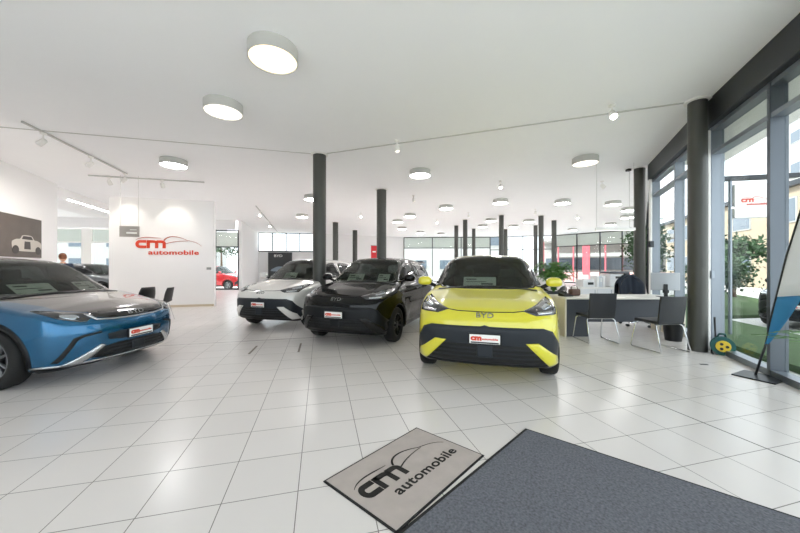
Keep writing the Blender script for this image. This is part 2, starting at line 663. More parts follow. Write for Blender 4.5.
def patch2(B, names, poly, view, mats_, parent, fr=.035, off=.004, step=.05, rnd=2):
    """a pane with a printed black border; returns (outline polygon)"""
    poly = chaikin(poly, rnd)
    inn = inset(poly, fr)
    V, T, ins = fill(poly, step, inn)
    p, nrm, ok = B.cast(V, view)
    q = p + nrm * off
    good = ok[T].all(1)
    o1 = mesh_obj(names[0], q, orient(q, T[good & ins], nrm), mats_[0], parent, .005)
    mesh_obj(names[1], q, orient(q, T[good & ~ins], nrm), mats_[1], o1, .012)
    return inset(poly, fr * .5)


def text_on(B, body, size, cx, cz, view, m, parent, name='badge', sx=1.5, bold=.008, off=.012, rot=False):
    vs, fs = text2d(body, size, bold, sx)
    V = np.array(vs) + np.array([[cx, cz]])
    T = []
    for f in fs:
        for i in range(1, len(f) - 1): T.append((f[0], f[i], f[i + 1]))
    T = np.array(T)
    if view == 'rear': V[:, 0] = 2 * cx - V[:, 0]
    p, nrm, ok = B.cast(V, view)
    q = p + nrm * off
    T = orient(q, T[ok[T].all(1)], nrm)
    return mesh_obj(name, q, T, m, parent, .012, smooth=False)


CARGLASS = glass_mat('car_glass', 'cdd3ce', .75)
CARGLASSDK = glass_mat('car_glass_dark', 'a3a8aa', 1.0)
TRIM = mat('car_trim_black', '111214', .4, spec=.3)
FASCIA = mat('car_fascia_grey', '2c3035', .45, spec=.25)
MESHBLK = mat('car_grille_black', '0c0d0e', .55)
CABIN = mat('cabin_lining', '3b3c3d', .85)
SEAT = mat('seat_fabric', '4b4f50', .85)
LENS = mat('headlamp_lens', '20242a', .06, coat=1)
LED = mat('headlamp_led', 'b9c0c6', .12, .85)
SILVER = mat('silver_trim', 'c8cacc', .22, .9)
BADGE = mat('badge_metal', '9b9d98', .25, .9)
TAIL = mat('tail_lamp_red', '8a0f14', .15, coat=1)
RIM = mat('alloy_rim', '8f9296', .28, .9)
RIMDK = mat('alloy_rim_dark', '24262a', .3, .7)


def paint(name, col, metal=.0, rough=.28):
    return mat(name, col, rough, metal, coat=1.)


PAINT_Y = paint('paint_lime_yellow', 'd8d02e')
PAINT_K = paint('paint_black', '070809', .0, .5)
PAINT_K.node_tree.nodes['Principled BSDF'].inputs['Specular IOR Level'].default_value = .05
PAINT_W = paint('paint_pearl_white', 'dcdad6', .1)
PAINT_G = paint('paint_grey', '5f6468', .5)
PAINT_R = paint('paint_red', 'b5161f', .1)


def biggest(T):
    """the triangles of the largest connected piece"""
    par = {}
    def f(a):
        while par.setdefault(a, a) != a: a = par[a]
        return a
    for t in T:
        a, b, c = (f(int(i)) for i in t)
        par[b] = a; par[f(c)] = a
    r = np.array([f(int(t[0])) for t in T])
    u, n = np.unique(r, return_counts=True)
    return T[r == u[n.argmax()]]


def two_tone():
    m = paint('paint_blue_and_grey', '0e80b4', .7, .25)
    nt = m.node_tree; b = nt.nodes['Principled BSDF']; L = nt.links.new
    tc = nt.nodes.new('ShaderNodeTexCoord'); s = nt.nodes.new('ShaderNodeSeparateXYZ')
    L(tc.outputs['Object'], s.inputs[0])

    def mth(op, a, c):
        n = nt.nodes.new('ShaderNodeMath'); n.operation = op
        for i, v in enumerate((a, c)):
            if isinstance(v, (int, float)): n.inputs[i].default_value = v
            else: L(v, n.inputs[i])
        return n.outputs[0]
    # the hood and roof are grey above a line that climbs gently towards the windscreen
    lim = mth('ADD', mth('MINIMUM', mth('ADD', mth('MULTIPLY', s.outputs[1], .17), .765), .965), 0.)
    fac = mth('GREATER_THAN', s.outputs[2], lim)
    mx = nt.nodes.new('ShaderNodeMix'); mx.data_type = 'RGBA'
    L(fac, mx.inputs[0]); mx.inputs[6].default_value = lin('055c86'); mx.inputs[7].default_value = lin('6f6b68')
    L(mx.outputs[2], b.inputs['Base Color'])
    return m


PAINT_B = two_tone()


def wheel(parent, x, y, r, w, rimmat, spokes=5):
    s = 1 if x > 0 else -1
    t = MB()
    prof = [(r * .66, -w / 2 + .012), (r * .78, -w / 2), (r * .95, -w / 2 + .008), (r, -w / 2 + .035), (r, w / 2 - .035), (r * .95, w / 2 - .008), (r * .78, w / 2), (r * .66, w / 2 - .012), (r * .64, 0), (r * .66, -w / 2 + .012)]
    t.lathe(prof, (0, 0, 0), 40, 'x', cap=False)
    o = obj('wheel', t, M['rubber'], parent, smooth=True)
    o.location = (x, y, r)
    k = MB()
    k.lathe([(r * .665, w / 2 - .012), (r * .62, w / 2 - .012), (r * .60, -w * .3), (r * .645, -w * .3)], (0, 0, 0), 40, 'x', cap=False)
    k.lathe([(0, w / 2 - .02), (.05, w / 2 - .022), (.07, w / 2 - .04), (.07, w / 2 - .08), (0, w / 2 - .08)], (0, 0, 0), 20, 'x', cap=False)
    for i in range(spokes):
        for da in (-.13, .13):
            a = 2 * PI * i / spokes + da
            b = 2 * PI * i / spokes + da * 1.9
            p0 = (w / 2 - .045, .04 * math.cos(a), .04 * math.sin(a))
            p1 = (w / 2 - .024, r * .63 * math.cos(b), r * .63 * math.sin(b))
            k.tube([p0, p1], [.018, .015], 6)
    if s < 0:
        k.v = [(-p[0], p[1], p[2]) for p in k.v]
        k.f = [q[::-1] for q in k.f]
    obj('rim', k, rimmat, o, smooth=40)
    d = MB().lathe([(0, 0), (r * .58, 0), (r * .58, .02), (0, .02)], (s * (w / 2 - .12), 0, 0), 28, 'x', cap=False)
    obj('brake_disc', d, M['dkalu'], o, smooth=30)


def build_body(B, root, pm, holes, h=.022):
    P = B.P
    V, Q = surface_net(B, (-.99, -.10, .08), (.99, P['L'] + .1, 1.72), h)
    for _ in range(3):
        n = B.grad(V[:, 0], V[:, 1], V[:, 2]); v = B(V[:, 0], V[:, 1], V[:, 2])
        V = V - n * np.clip(v, -.012, .012)[:, None]
    n = B.grad(V[:, 0], V[:, 1], V[:, 2])
    fn = np.cross(V[Q[:, 2]] - V[Q[:, 0]], V[Q[:, 3]] - V[Q[:, 1]])
    fl = (fn * n[Q].mean(1)).sum(1) < 0
    Q[fl] = Q[fl][:, ::-1]
    c = V[Q].mean(1); keep = np.ones(len(Q), bool)
    for poly, view in holes:
        cc = np.stack([c[:, 0], c[:, 1] + c[:, 2], c[:, 2]], -1) if view == 'tilt' else c
        ax = {'tilt': (0, 1, 2), 'front': (0, 2, 1), 'rear': (0, 2, 1), 'right': (1, 2, 0), 'left': (1, 2, 0)}[view]
        ins = np.where(inpoly(cc[:, [ax[0], ax[1]]], poly))[0]
        if not len(ins): continue
        p, _, ok = B.cast(cc[ins][:, [ax[0], ax[1]]], view)
        near = np.linalg.norm(p - c[ins], axis=1) < .06
        keep[ins[ok & near]] = False
    Q = Q[keep]
    o = mesh_obj('body', V, Q, pm, root, .016)
    o.data.materials.append(CABIN)
    o.modifiers[0].material_offset = 1
    o.modifiers[0].material_offset_rim = 1
    return o


def mirror_obj(root, s, x, y, z, pm):
    m = MB()
    m.sphere((0, 0, 0), (.105, .07, .066), 20, 12)
    def sq(c, r, e=.62): return math.copysign(abs(c / r) ** e, c) * r
    m.v = [(sq(p[0], .105) * (1 - .22 * (p[2] > 0) * p[2] / .066), min(sq(p[1], .07, .85), .035), sq(p[2], .066)) for p in m.v]
    o = obj('door_mirror', m, pm, root, smooth=60)
    o.location = (s * x, y, z)
    g = MB().sphere((0, .037, 0), (.086, .004, .05), 18, 8)
    obj('mirror_glass', g, M['chrome'], o, smooth=True)
    a = MB().tube([(-s * .06, .0, -.03), (-s * .17, .01, -.085)], [.03, .025], 8)
    obj('mirror_arm', a, TRIM, o, smooth=50)


def cabin(root, y0, zd, seats=True):
    """dashboard, steering wheel, seats"""
    d = MB()
    prof = [(y0 - .05, .70), (y0 - .10, zd - .05), (y0 + .12, zd), (y0 + .38, zd - .02), (y0 + .46, zd - .10), (y0 + .40, .70)]
    d.prism(prof, -.64, .64, lambda u, v, w: (w, u, v))
    obj('dashboard', d, CABIN, root, bevel=.02)
    st = MB()
    c = Vector((.36, y0 + .62, zd + .0)); ax = Vector((0, -.85, .52)).normalized(); u = Vector((1, 0, 0)); w = ax.cross(u)
    st.tube([c + (u * math.cos(a) + w * math.sin(a)) * .18 for a in np.linspace(0, 2 * PI, 28, endpoint=False)], .015, 8, True)
    st.tube([c - u * .17, c + u * .17], .018, 6); st.tube([c, c - w * .17], .018, 6)
    st.tube([c, c + Vector((0, -.24, -.14))], .03, 8)
    obj('steering_wheel', st, TRIM, root, smooth=50)
    sc = MB()
    sc.box((0, y0 + .44, zd + .09), (.34, .02, .20), rx=-.2)
    obj('touch_screen', sc, M['blackg'], root, bevel=.006)
    for x in (-.36, .36):
        q = MB()
        q.box((x, y0 + 1.12, .52), (.48, .50, .16), rx=-.1)
        q.box((x, y0 + 1.42, .84), (.46, .14, .62), rx=-.22)
        q.box((x, y0 + 1.51, 1.20), (.26, .09, .18), rx=-.1)
        obj('front_seat', q, SEAT, root, bevel=.04, seg=3)
    q = MB()
    q.box((0, y0 + 2.05, .50), (1.2, .48, .16)); q.box((0, y0 + 2.36, .80), (1.2, .14, .58), rx=-.22)
    obj('rear_bench', q, SEAT, root, bevel=.04, seg=3)


def flip(poly): return [(-p[0], p[1]) for p in poly]


def seam(B, pts, view, root, w=.009, name='panel_gap'):
    V, T = [], []
    for i in range(len(pts) - 1):
        a, b = Vector(pts[i]), Vector(pts[i + 1])
        k = max(2, int((b - a).length / .04))
        nrm = Vector((-(b - a).y, (b - a).x)).normalized() * w / 2
        o = len(V)
        for j in range(k + 1):
            p = a.lerp(b, j / k); V += [tuple(p + nrm), tuple(p - nrm)]
        for j in range(k):
            T += [(o + 2 * j, o + 2 * j + 1, o + 2 * j + 3), (o + 2 * j, o + 2 * j + 3, o + 2 * j + 2)]
    V = np.array(V); T = np.array(T)
    p, n, ok = B.cast(V, view)
    q = p + n * .0015
    T = T[ok[T].all(1)]
    T = orient(q, T, n)
    return mesh_obj(name, q, T, TRIM, root, .004)


SURF = dict(
    L=3.90, y1=.76, y2=3.26, rw=.305, zb=.19, flare=.020, crown=.075, khood=.055, bow=.13, ridge=.018,
    plan=[(0, .835), (.5, .852), (1.0, .855), (2.4, .86), (3.3, .845), (3.9, .78)],
    wz=[(.15, -.05), (.3, -.02), (.5, 0), (.72, 0), (.86, -.012), (.96, -.045), (1.06, -.10), (1.2, -.2)],
    yf=[(.1, .16), (.22, .10), (.30, .045), (.45, .01), (.62, 0), (.74, .025), (.82, .07), (.90, .13), (1.0, .22)],
    cf=[(0, 0), (.25, .012), (.45, .04), (.60, .085), (.70, .145), (.78, .24), (.84, .40), (1.0, .95)],
    yr=[(.1, 3.8), (.3, 3.88), (.55, 3.90), (.85, 3.86), (1.1, 3.80), (1.3, 3.7)],
    cr=[(0, 0), (.4, .03), (.6, .10), (.75, .25), (.84, .5), (1, .9)],
    zl=[(-.2, .76), (.0, .80), (.14, .855), (.4, .935), (.9, 1.02), (1.1, 1.03), (2.4, 1.05), (3.9, 1.12)],
    zg=[(.2, .3), (.6, .84), (.86, 1.0), (1.58, 1.485), (1.80, 1.518), (2.2, 1.53), (2.7, 1.525), (3.3, 1.48), (3.62, 1.415), (3.80, 1.15), (3.95, .85), (4.1, .5)],
    wg=[(.8, .835), (.95, .80), (1.05, .77), (1.25, .69), (1.45, .595), (1.56, .52), (1.7, .4)])


def plate(root, B, z, m=None, tilt=0.):
    p, n, ok = B.cast([(0, z)], 'front')
    y = p[0, 1]
    a = MB().box((0, 0, 0), (.32, .012, .098))
    o = obj('number_plate', a, M['paper'], root, bevel=.004)
    o.location = (0, y - .035, z)
    fr = MB().box((0, .012, 0), (.345, .022, .116)); obj('plate_holder', fr, TRIM, o, bevel=.003)
    vs, fs = text2d('cm', .078, .005, 1.2)
    t = MB()
    for f in fs: t.prism([vs[i] for i in f], 0, .003, lambda u, v, w: (u - .088, -.006 - w, v + .012))
    obj('plate_lettering', t, M['redsign'], o)
    t = MB()
    vs, fs = text2d('automobile', .030, .001, 1.2)
    for f in fs: t.prism([vs[i] for i in f], 0, .003, lambda u, v, w: (u + .055, -.006 - w, v + .004))
    obj('plate_lettering', t, M['redsign'], o)
    t = MB().box((0, -.007, -.036), (.29, .003, .015)); obj('plate_strip', t, M['ink'], o)


def surf_car(label, pm, loc, psi, group=None):
    B = Body(SURF)
    root = thing('hatchback_car', label, 'car', loc, -psi, group)
    holes = []
    hw = [(0, 1.90), (.35, 1.945), (.69, 2.16), (.635, 2.66), (.56, 3.16), (.3, 3.16), (0, 3.155)]
    ws = hw + [(-p[0], p[1]) for p in hw[-2:0:-1]]
    holes.append((patch2(B, ('windscreen', 'windscreen_border'), ws, 'tilt', (CARGLASS, M['blackg']), root, .034, rnd=1), 'tilt'))
    rw_ = [(-.55, 1.13), (0, 1.11), (.55, 1.13), (.47, 1.39), (0, 1.42), (-.47, 1.39)]
    holes.append((patch2(B, ('rear_window', 'rear_window_border'), rw_, 'rear', (CARGLASSDK, M['blackg']), root, .03, rnd=2), 'rear'))
    w1 = [(1.08, 1.04), (1.36, 1.24), (1.70, 1.41), (2.10, 1.43), (2.12, 1.05), (1.5, 1.035)]
    w2 = [(2.16, 1.05), (2.15, 1.43), (2.7, 1.415), (3.10, 1.33), (3.28, 1.21), (3.22, 1.15), (2.9, 1.09)]
    for view in ('right', 'left'):
        for w in (w1, w2):
            holes.append((patch2(B, ('side_window', 'window_border'), w, view, (CARGLASSDK, M['blackg']), root, .03, rnd=2), view))
        seam(B, [(1.03, 1.02), (1.02, .70), (1.08, .30)], view, root)
        seam(B, [(2.13, 1.04), (2.14, .60), (2.10, .28)], view, root)
        seam(B, [(3.0, 1.05), (2.95, .75), (2.78, .45), (2.7, .28)], view, root)
        for hy in (1.92, 2.80):
            p, n, ok = B.cast([(hy, .88)], view)
            s = 1 if view == 'right' else -1
            a = MB().box((0, 0, 0), (.03, .19, .03))
            o = obj('door_handle', a, pm, root, bevel=.012); o.location = (p[0, 0] + s * .008, hy, .88)
        patch(B, 'sill_cladding', [(1.13, .20), (2.88, .20), (2.86, .29), (1.15, .29)], view, TRIM, root, .006, .012, .05)
    build_body(B, root, pm, holes)
    # front end
    fascia = [(-.60, .668), (-.05, .675), (0, .69), (.05, .675), (.60, .668), (.70, .63), (.80, .46), (.835, .36), (.80, .27), (.60, .262), (-.60, .262), (-.80, .27), (-.835, .36), (-.80, .46), (-.70, .63)]
    patch(B, 'bumper_insert', fascia, 'front', FASCIA, root, .004, .012, .035)
    patch(B, 'lower_grille', [(-.52, .475), (.52, .475), (.64, .30), (.60, .285), (-.60, .285), (-.64, .30)], 'front', MESHBLK, root, .009, .006, .04)
    for zz in (.335, .385, .43):
        wv = .60 - (zz - .3) * .7
        patch(B, 'grille_slat', [(-wv, zz), (wv, zz), (wv, zz + .012), (-wv, zz + .012)], 'front', FASCIA, root, .017, .01, .05)
    fang = [(.42, .508), (.55, .512), (.745, .36), (.775, .255), (.665, .255), (.60, .32)]
    lamp = [(.405, .838), (.55, .888), (.725, .95), (.765, .925), (.775, .86), (.755, .80), (.53, .795)]
    led = [(.60, .868), (.715, .908), (.735, .868), (.63, .842)]
    led2 = [(.545, .825), (.72, .835), (.725, .812), (.56, .806)]
    for k in (0, 1):
        f_ = (lambda p: p) if k == 0 else flip
        patch(B, 'bumper_blade', f_(fang), 'front', pm, root, .022, .02, .035)
        patch(B, 'headlight', f_(lamp), 'front', LENS, root, .006, .012, .03)
        patch(B, 'headlight_reflector', f_(led), 'front', LED, root, .010, .006, .03, 1)
        patch(B, 'headlight_reflector', f_(led2), 'front', SILVER, root, .010, .006, .03)
        seam(B, f_([(.41, .838), (.30, .826), (.0, .822)]), 'front', root, .008)
    o = MB().box((0, 0, 0), (.17, .03, .14)); o = obj('radar_cover', o, FASCIA, root, bevel=.02)
    p, n, ok = B.cast([(0, .41)], 'front'); o.location = (0, p[0, 1] - .012, .41)
    patch(B, 'front_lip', [(-.80, .20), (.80, .20), (.81, .262), (-.81, .262)], 'front', TRIM, root, .008, .014, .05)
    plate(root, B, .545)
    text_on(B, 'BYD', .066, 0, .785, 'front', BADGE, root, sx=1.55, bold=.0)
    patch(B, 'wiper_cowl', [(-.66, .99), (0, .90), (.66, .99), (.66, 1.05), (.4, .985), (0, .955), (-.4, .985), (-.66, 1.05)], 'top', TRIM, root, .006, .01, .04)
    patch(B, 'tail_lamp', [(-.72, .93), (.72, .93), (.70, 1.0), (-.70, 1.0)], 'rear', TAIL, root, .006, .01, .05, 1)
    patch(B, 'rear_bumper_insert', [(-.7, .25), (.7, .25), (.66, .48), (-.66, .48)], 'rear', FASCIA, root, .005, .01, .05, 1)
    text_on(B, 'BYD', .075, 0, .80, 'rear', BADGE, root, sx=2.1, bold=.003)
    sp = MB().box((0, 3.66, 1.44), (1.05, .26, .03), rx=-.12)
    obj('roof_spoiler', sp, pm, root, bevel=.012)
    for s in (-1, 1):
        mirror_obj(root, s, .905, 1.22, 1.115, pm)
        wheel(root, s * .745, SURF['y1'], SURF['rw'], .19, RIMDK if pm is PAINT_K else RIM)
        wheel(root, s * .745, SURF['y2'], SURF['rw'], .19, RIMDK if pm is PAINT_K else RIM)
    cabin(root, .92, 1.005)
    return root


DOL = dict(
    L=4.29, y1=.87, y2=3.57, rw=.32, zb=.17, flare=.022, crown=.085, khood=.06, bow=.14, ridge=.0,
    plan=[(0, .84), (.5, .872), (1.0, .88), (2.4, .885), (3.6, .87), (4.29, .80)],
    wz=[(.15, -.06), (.3, -.025), (.5, 0), (.70, 0), (.82, -.015), (.92, -.05), (1.02, -.10), (1.2, -.2)],
    yf=[(.1, .20), (.2, .10), (.30, .04), (.45, .01), (.58, 0), (.68, .02), (.78, .07), (.88, .16), (1.0, .28)],
    cf=[(0, 0), (.25, .02), (.45, .06), (.60, .115), (.70, .185), (.78, .28), (.85, .45), (1.0, 1.0)],
    yr=[(.1, 4.18), (.3, 4.27), (.55, 4.29), (.85, 4.25), (1.1, 4.17), (1.3, 4.05)],
    cr=[(0, 0), (.4, .03), (.6, .10), (.75, .25), (.86, .5), (1, .9)],
    zl=[(-.2, .72), (.0, .765), (.15, .82), (.45, .89), (1.0, .965), (1.2, .98), (2.4, 1.0), (4.29, 1.07)],
    zg=[(.2, .3), (.65, .79), (.95, .95), (1.75, 1.39), (2.0, 1.44), (2.4, 1.465), (2.9, 1.46), (3.55, 1.40), (3.9, 1.32), (4.15, 1.06), (4.3, .82), (4.45, .5)],
    wg=[(.75, .855), (.9, .82), (1.0, .79), (1.2, .705), (1.4, .60), (1.48, .53), (1.6, .4)])


def dolphin_car(label, pm, loc, psi):
    B = Body(DOL)
    root = thing('hatchback_car', label, 'car', loc, -psi)
    holes = []
    hw = [(0, 1.98), (.35, 2.025), (.71, 2.24), (.645, 2.76), (.56, 3.42), (.3, 3.39), (0, 3.375)]
    ws = hw + [(-p[0], p[1]) for p in hw[-2:0:-1]]
    holes.append((patch2(B, ('windscreen', 'windscreen_border'), ws, 'tilt', (CARGLASS, M['blackg']), root, .032, rnd=1), 'tilt'))
    rw_ = [(-.56, 1.08), (0, 1.06), (.56, 1.08), (.48, 1.29), (0, 1.32), (-.48, 1.29)]
    holes.append((patch2(B, ('rear_window', 'rear_window_border'), rw_, 'rear', (CARGLASSDK, M['blackg']), root, .03), 'rear'))
    w1 = [(1.2, 1.0), (1.5, 1.18), (1.88, 1.345), (2.32, 1.375), (2.34, 1.01), (1.7, 1.0)]
    w2 = [(2.38, 1.01), (2.37, 1.375), (3.0, 1.355), (3.45, 1.27), (3.68, 1.14), (3.6, 1.08), (3.2, 1.04)]
    for view in ('right', 'left'):
        for w in (w1, w2):
            holes.append((patch2(B, ('side_window', 'window_border'), w, view, (CARGLASSDK, M['blackg']), root, .03), view))
        seam(B, [(1.14, .98), (1.12, .70), (1.2, .30)], view, root)
        seam(B, [(2.35, 1.0), (2.36, .60), (2.32, .28)], view, root)
        seam(B, [(3.25, 1.0), (3.2, .75), (3.04, .45), (2.95, .28)], view, root)
        for hy in (2.1, 3.0):
            p, n, ok = B.cast([(hy, .83)], view)
            s = 1 if view == 'right' else -1
            o = obj('door_handle', MB().box((0, 0, 0), (.03, .2, .03)), pm, root, bevel=.012); o.location = (p[0, 0] + s * .008, hy, .83)
        patch(B, 'sill_cladding', [(1.23, .18), (3.12, .18), (3.1, .30), (1.25, .30)], view, TRIM, root, .006, .012, .05)
        for yw in (DOL['y1'], DOL['y2']):   # dark wheel-arch lip
            V, T = [], []
            N = 36
            for i in range(N + 1):
                a = math.radians(-18 + 216 * i / N)
                for r in (DOL['rw'] + .052, DOL['rw'] + .105):
                    V.append((yw + r * math.cos(a), DOL['rw'] + r * math.sin(a)))
            for i in range(N): T += [(2 * i, 2 * i + 1, 2 * i + 3), (2 * i, 2 * i + 3, 2 * i + 2)]
            V = np.array(V); T = np.array(T)
            p, n, ok = B.cast(V, view)
            xx = np.abs(p[:, 0]); ok &= xx > .62
            q = p + n * .006
            T = orient(q, T[ok[T].all(1)], n)
            mesh_obj('wheel_arch_lip', q, T, TRIM, root, .012)
    build_body(B, root, pm, holes)
    # front end: black badge band between the lamps, slim silver line under it
    band = [(-.46, .735), (-.30, .712), (0, .705), (.30, .712), (.46, .735), (.46, .80), (.30, .785), (0, .78), (-.30, .785), (-.46, .80)]
    patch(B, 'badge_band', band, 'front', M['blackg'], root, .006, .012, .03)
    patch(B, 'chrome_line', [(-.45, .705), (-.30, .692), (0, .685), (.30, .692), (.45, .705), (.52, .775), (.50, .785), (.435, .72), (.30, .706), (0, .700), (-.30, .706), (-.435, .72), (-.50, .785), (-.52, .775)], 'front', SILVER, root, .010, .012, .04)
    text_on(B, 'BYD', .056, 0, .743, 'front', SILVER, root, sx=2.1, bold=.0)
    patch(B, 'lower_grille', [(-.38, .405), (.38, .405), (.56, .255), (-.56, .255)], 'front', MESHBLK, root, .008, .012, .04, 1)
    patch(B, 'plate_panel', [(-.36, .545), (.36, .545), (.34, .445), (-.34, .445)], 'front', FASCIA, root, .010, .012, .04, 1)
    for zz in (.285, .325, .365):
        patch(B, 'grille_slat', [(-.38, zz), (.38, zz), (.38, zz + .010), (-.38, zz + .010)], 'front', FASCIA, root, .016, .01, .05)
    lamp = [(.445, .755), (.47, .785), (.60, .812), (.725, .842), (.745, .81), (.71, .75), (.55, .69)]
    led = [(.565, .75), (.575, .778), (.665, .792), (.69, .765), (.62, .728)]
    slash = [(.42, .555), (.42, .575), (.58, .555), (.64, .53), (.74, .28), (.705, .27), (.61, .50), (.57, .53)]
    fang = [(.37, .405), (.42, .42), (.69, .235), (.55, .235)]
    for k in (0, 1):
        f_ = (lambda p: p) if k == 0 else flip
        patch(B, 'headlight', f_(lamp), 'front', LENS, root, .006, .012, .025, 1)
        patch(B, 'headlight_reflector', f_(led), 'front', LED, root, .011, .006, .025, 1)
        patch(B, 'bumper_slash', f_(slash), 'front', MESHBLK, root, .006, .01, .025)
        patch(B, 'silver_blade', f_(fang), 'front', SILVER, root, .016, .02, .03)
    patch(B, 'front_lip', [(-.84, .175), (.84, .175), (.85, .232), (-.85, .232)], 'front', TRIM, root, .010, .014, .05)
    patch(B, 'lip_trim', [(-.845, .225), (.845, .225), (.85, .244), (-.85, .244)], 'front', SILVER, root, .012, .012, .05)
    o = obj('radar_cover', MB().box((0, 0, 0), (.17, .03, .10)), FASCIA, root, bevel=.02)
    p, n, ok = B.cast([(0, .37)], 'front'); o.location = (0, p[0, 1] - .012, .335)
    plate(root, B, .495)
    patch(B, 'wiper_cowl', [(-.68, 1.08), (0, .985), (.68, 1.08), (.68, 1.14), (.4, 1.07), (0, 1.04), (-.4, 1.07), (-.68, 1.14)], 'top', TRIM, root, .006, .01, .04)
    patch(B, 'tail_lamp', [(-.74, .93), (.74, .93), (.72, 1.0), (-.72, 1.0)], 'rear', TAIL, root, .006, .01, .05, 1)
    patch(B, 'rear_bumper_insert', [(-.7, .25), (.7, .25), (.66, .48), (-.66, .48)], 'rear', FASCIA, root, .005, .01, .05, 1)
    for s in (-1, 1):
        mirror_obj(root, s, .87, 1.86, 1.0, pm)
        wheel(root, s * .765, DOL['y1'], DOL['rw'], .20, RIM, 5)
        wheel(root, s * .765, DOL['y2'], DOL['rw'], .20, RIM, 5)
    cabin(root, 1.02, .955)
    return root


def front_loc(axle, psi, ov):
    return (axle[0] - ov * math.sin(psi), axle[1] - ov * math.cos(psi), 0)


psi_y = math.radians(16.1)
yellow = surf_car('bright yellow hatchback parked nose towards the camera beside the office desk', PAINT_Y, front_loc((1.13, 4.12), psi_y, SURF['y1']), psi_y)
swap_k = {PAINT_Y: PAINT_K, RIM: RIMDK, FASCIA: mat('car_fascia_black', '17191c', .4, spec=.25)}
PAINT_K.node_tree.nodes['Principled BSDF'].inputs['Coat Weight'].default_value = .6


def clone(src, label, swap, axle, psi, ov, cat='car'):
    c = copy_tree(src, None, swap)
    c.location = front_loc(axle, psi, ov); c.rotation_euler = (0, 0, -psi)
    tag(c, label, cat)
    return c


psi_k = math.radians(19.4)
blackcar = clone(yellow, 'glossy black hatchback parked between the yellow and the white hatchback', swap_k, (-.82, 5.8), psi_k, SURF['y1'])
psi_w = math.radians(17)
whitecar = clone(yellow, 'pearl white hatchback partly hidden behind a black column and the black car', {PAINT_Y: PAINT_W}, (-2.69, 7.15), psi_w, SURF['y1'])
psi_w2 = math.radians(-62)
clone(yellow, 'white hatchback mostly hidden behind the roof of the yellow car', {PAINT_Y: PAINT_W}, (5.2, 11.4), psi_w2, SURF['y1'])
psi_b = math.radians(-84)
bluecar = dolphin_car('metallic blue hatchback with grey bonnet, cut off by the left picture edge', PAINT_B, front_loc((-4.27, 4.17), psi_b, DOL['y1']), psi_b)
clone(bluecar, 'dark grey hatchback seen over the blue car, in the bay behind the logo wall', {PAINT_B: PAINT_G}, (-12.0, 13.4), math.radians(-90), DOL['y1'])
rc = clone(yellow, 'red hatchback parked outside beyond the window right of the logo wall', {PAINT_Y: PAINT_R}, (-10.9, 20.6), math.radians(-88), SURF['y1'])
oc = clone(yellow, 'black hatchback parked outside on the street behind the flag banner', swap_k, (9.75, 7.3), math.radians(70), SURF['y1'])


for q in (rc, oc): q.location.z = -.15


def local(car, x, y, z):
    bpy.context.view_layer.update()
    return car.matrix_world @ Vector((x, y, z))


def price_sheet(car, x, y, z, w, h, label, rz=0., lean=.5):
    p = local(car, x, y, z)
    t = thing('price_sheet', label, 'sheet', p, car.rotation_euler.z + rz, None)
    R = Matrix.Rotation(-lean, 3, 'X')
    def q(u, v, d): return R @ Vector((u, d, v))
    a = MB().prism([(-w / 2, 0), (w / 2, 0), (w / 2, h), (-w / 2, h)], 0, .004, lambda u, v, d: q(u, v, d))
    obj('card', a, M['paper'], t)
    b = MB()
    b.prism([(-w * .42, h * .72), (-w * .1, h * .72), (-w * .1, h * .82), (-w * .42, h * .82)], -.002, 0, q)
    b.prism([(w * .05, h * .25), (w * .40, h * .25), (w * .40, h * .38), (w * .05, h * .38)], -.002, 0, q)
    b.prism([(-w * .42, h * .5), (w * .2, h * .5), (w * .2, h * .55), (-w * .42, h * .55)], -.002, 0, q)
    obj('print', b, M['ink'], t)
    return t


price_sheet(yellow, -.09, 1.12, 1.035, .46, .19, 'wide white price sheet standing behind the windscreen of the yellow car', 0, .75)
price_sheet(blackcar, -.22, 1.12, 1.035, .34, .20, 'left white price sheet behind the windscreen of the black car', 0, .75)
price_sheet(blackcar, .38, 1.12, 1.035, .24, .20, 'right white price sheet behind the windscreen of the black car', 0, .75)
price_sheet(whitecar, -.1, 1.12, 1.035, .34, .20, 'white price sheet behind the windscreen of the white car', 0, .75)
price_sheet(bluecar, -.20, 1.2, .98, .42, .22, 'large white price sheet on the dashboard of the blue car', 0, .95)
price_sheet(bluecar, .40, 1.2, .98, .24, .22, 'smaller white price sheet on the far side of the blue car dashboard', 0, .95)

# ------------------------------------------------------------------ room shell
RING = [(-5.47, -1.5), (2.33, -1.5), (5.15, 5.1), (6.75, 8.3), (17., 21.5), (13.1, 26.2), (8., 27.7), (.36, 28.1), (-6.9, 24.8), (-10.97, 24.2), (-9.09, 18.), (-22., 16.5), (-22., 10.2), (-10.98, 10.0)]
struct('floor', MB().prism(RING, -.12, 0), M['floor'])
struct('ceiling', MB().prism(RING, CEIL, CEIL + .3), M['ceil'])
struct('trim_added_canopy', MB().prism([(-6.2, -4.6), (2.2, -4.6), (3.9, -1.5), (6.6, 4.6), (8.1, 7.8), (6.9, 8.2), (5.3, 5.0), (2.5, -1.6), (-5.6, -1.6)], CEIL - .02, CEIL + .28), M['white'])  # entrance canopy added to keep direct sky off the floor, with right eave


def wall_box(name, p0, p1, z0, z1, th, m, side=1, parent=None, **k):
    """wall between two ground points, thickness on the outer side"""
    a, b = Vector(p0), Vector(p1)
    d = (b - a).normalized(); n = Vector((d.y, -d.x)) * side
    mb = MB().prism([tuple(a), tuple(b), tuple(b + n * th), tuple(a + n * th)], z0, z1)
    return struct(name, mb, m, parent, **k)


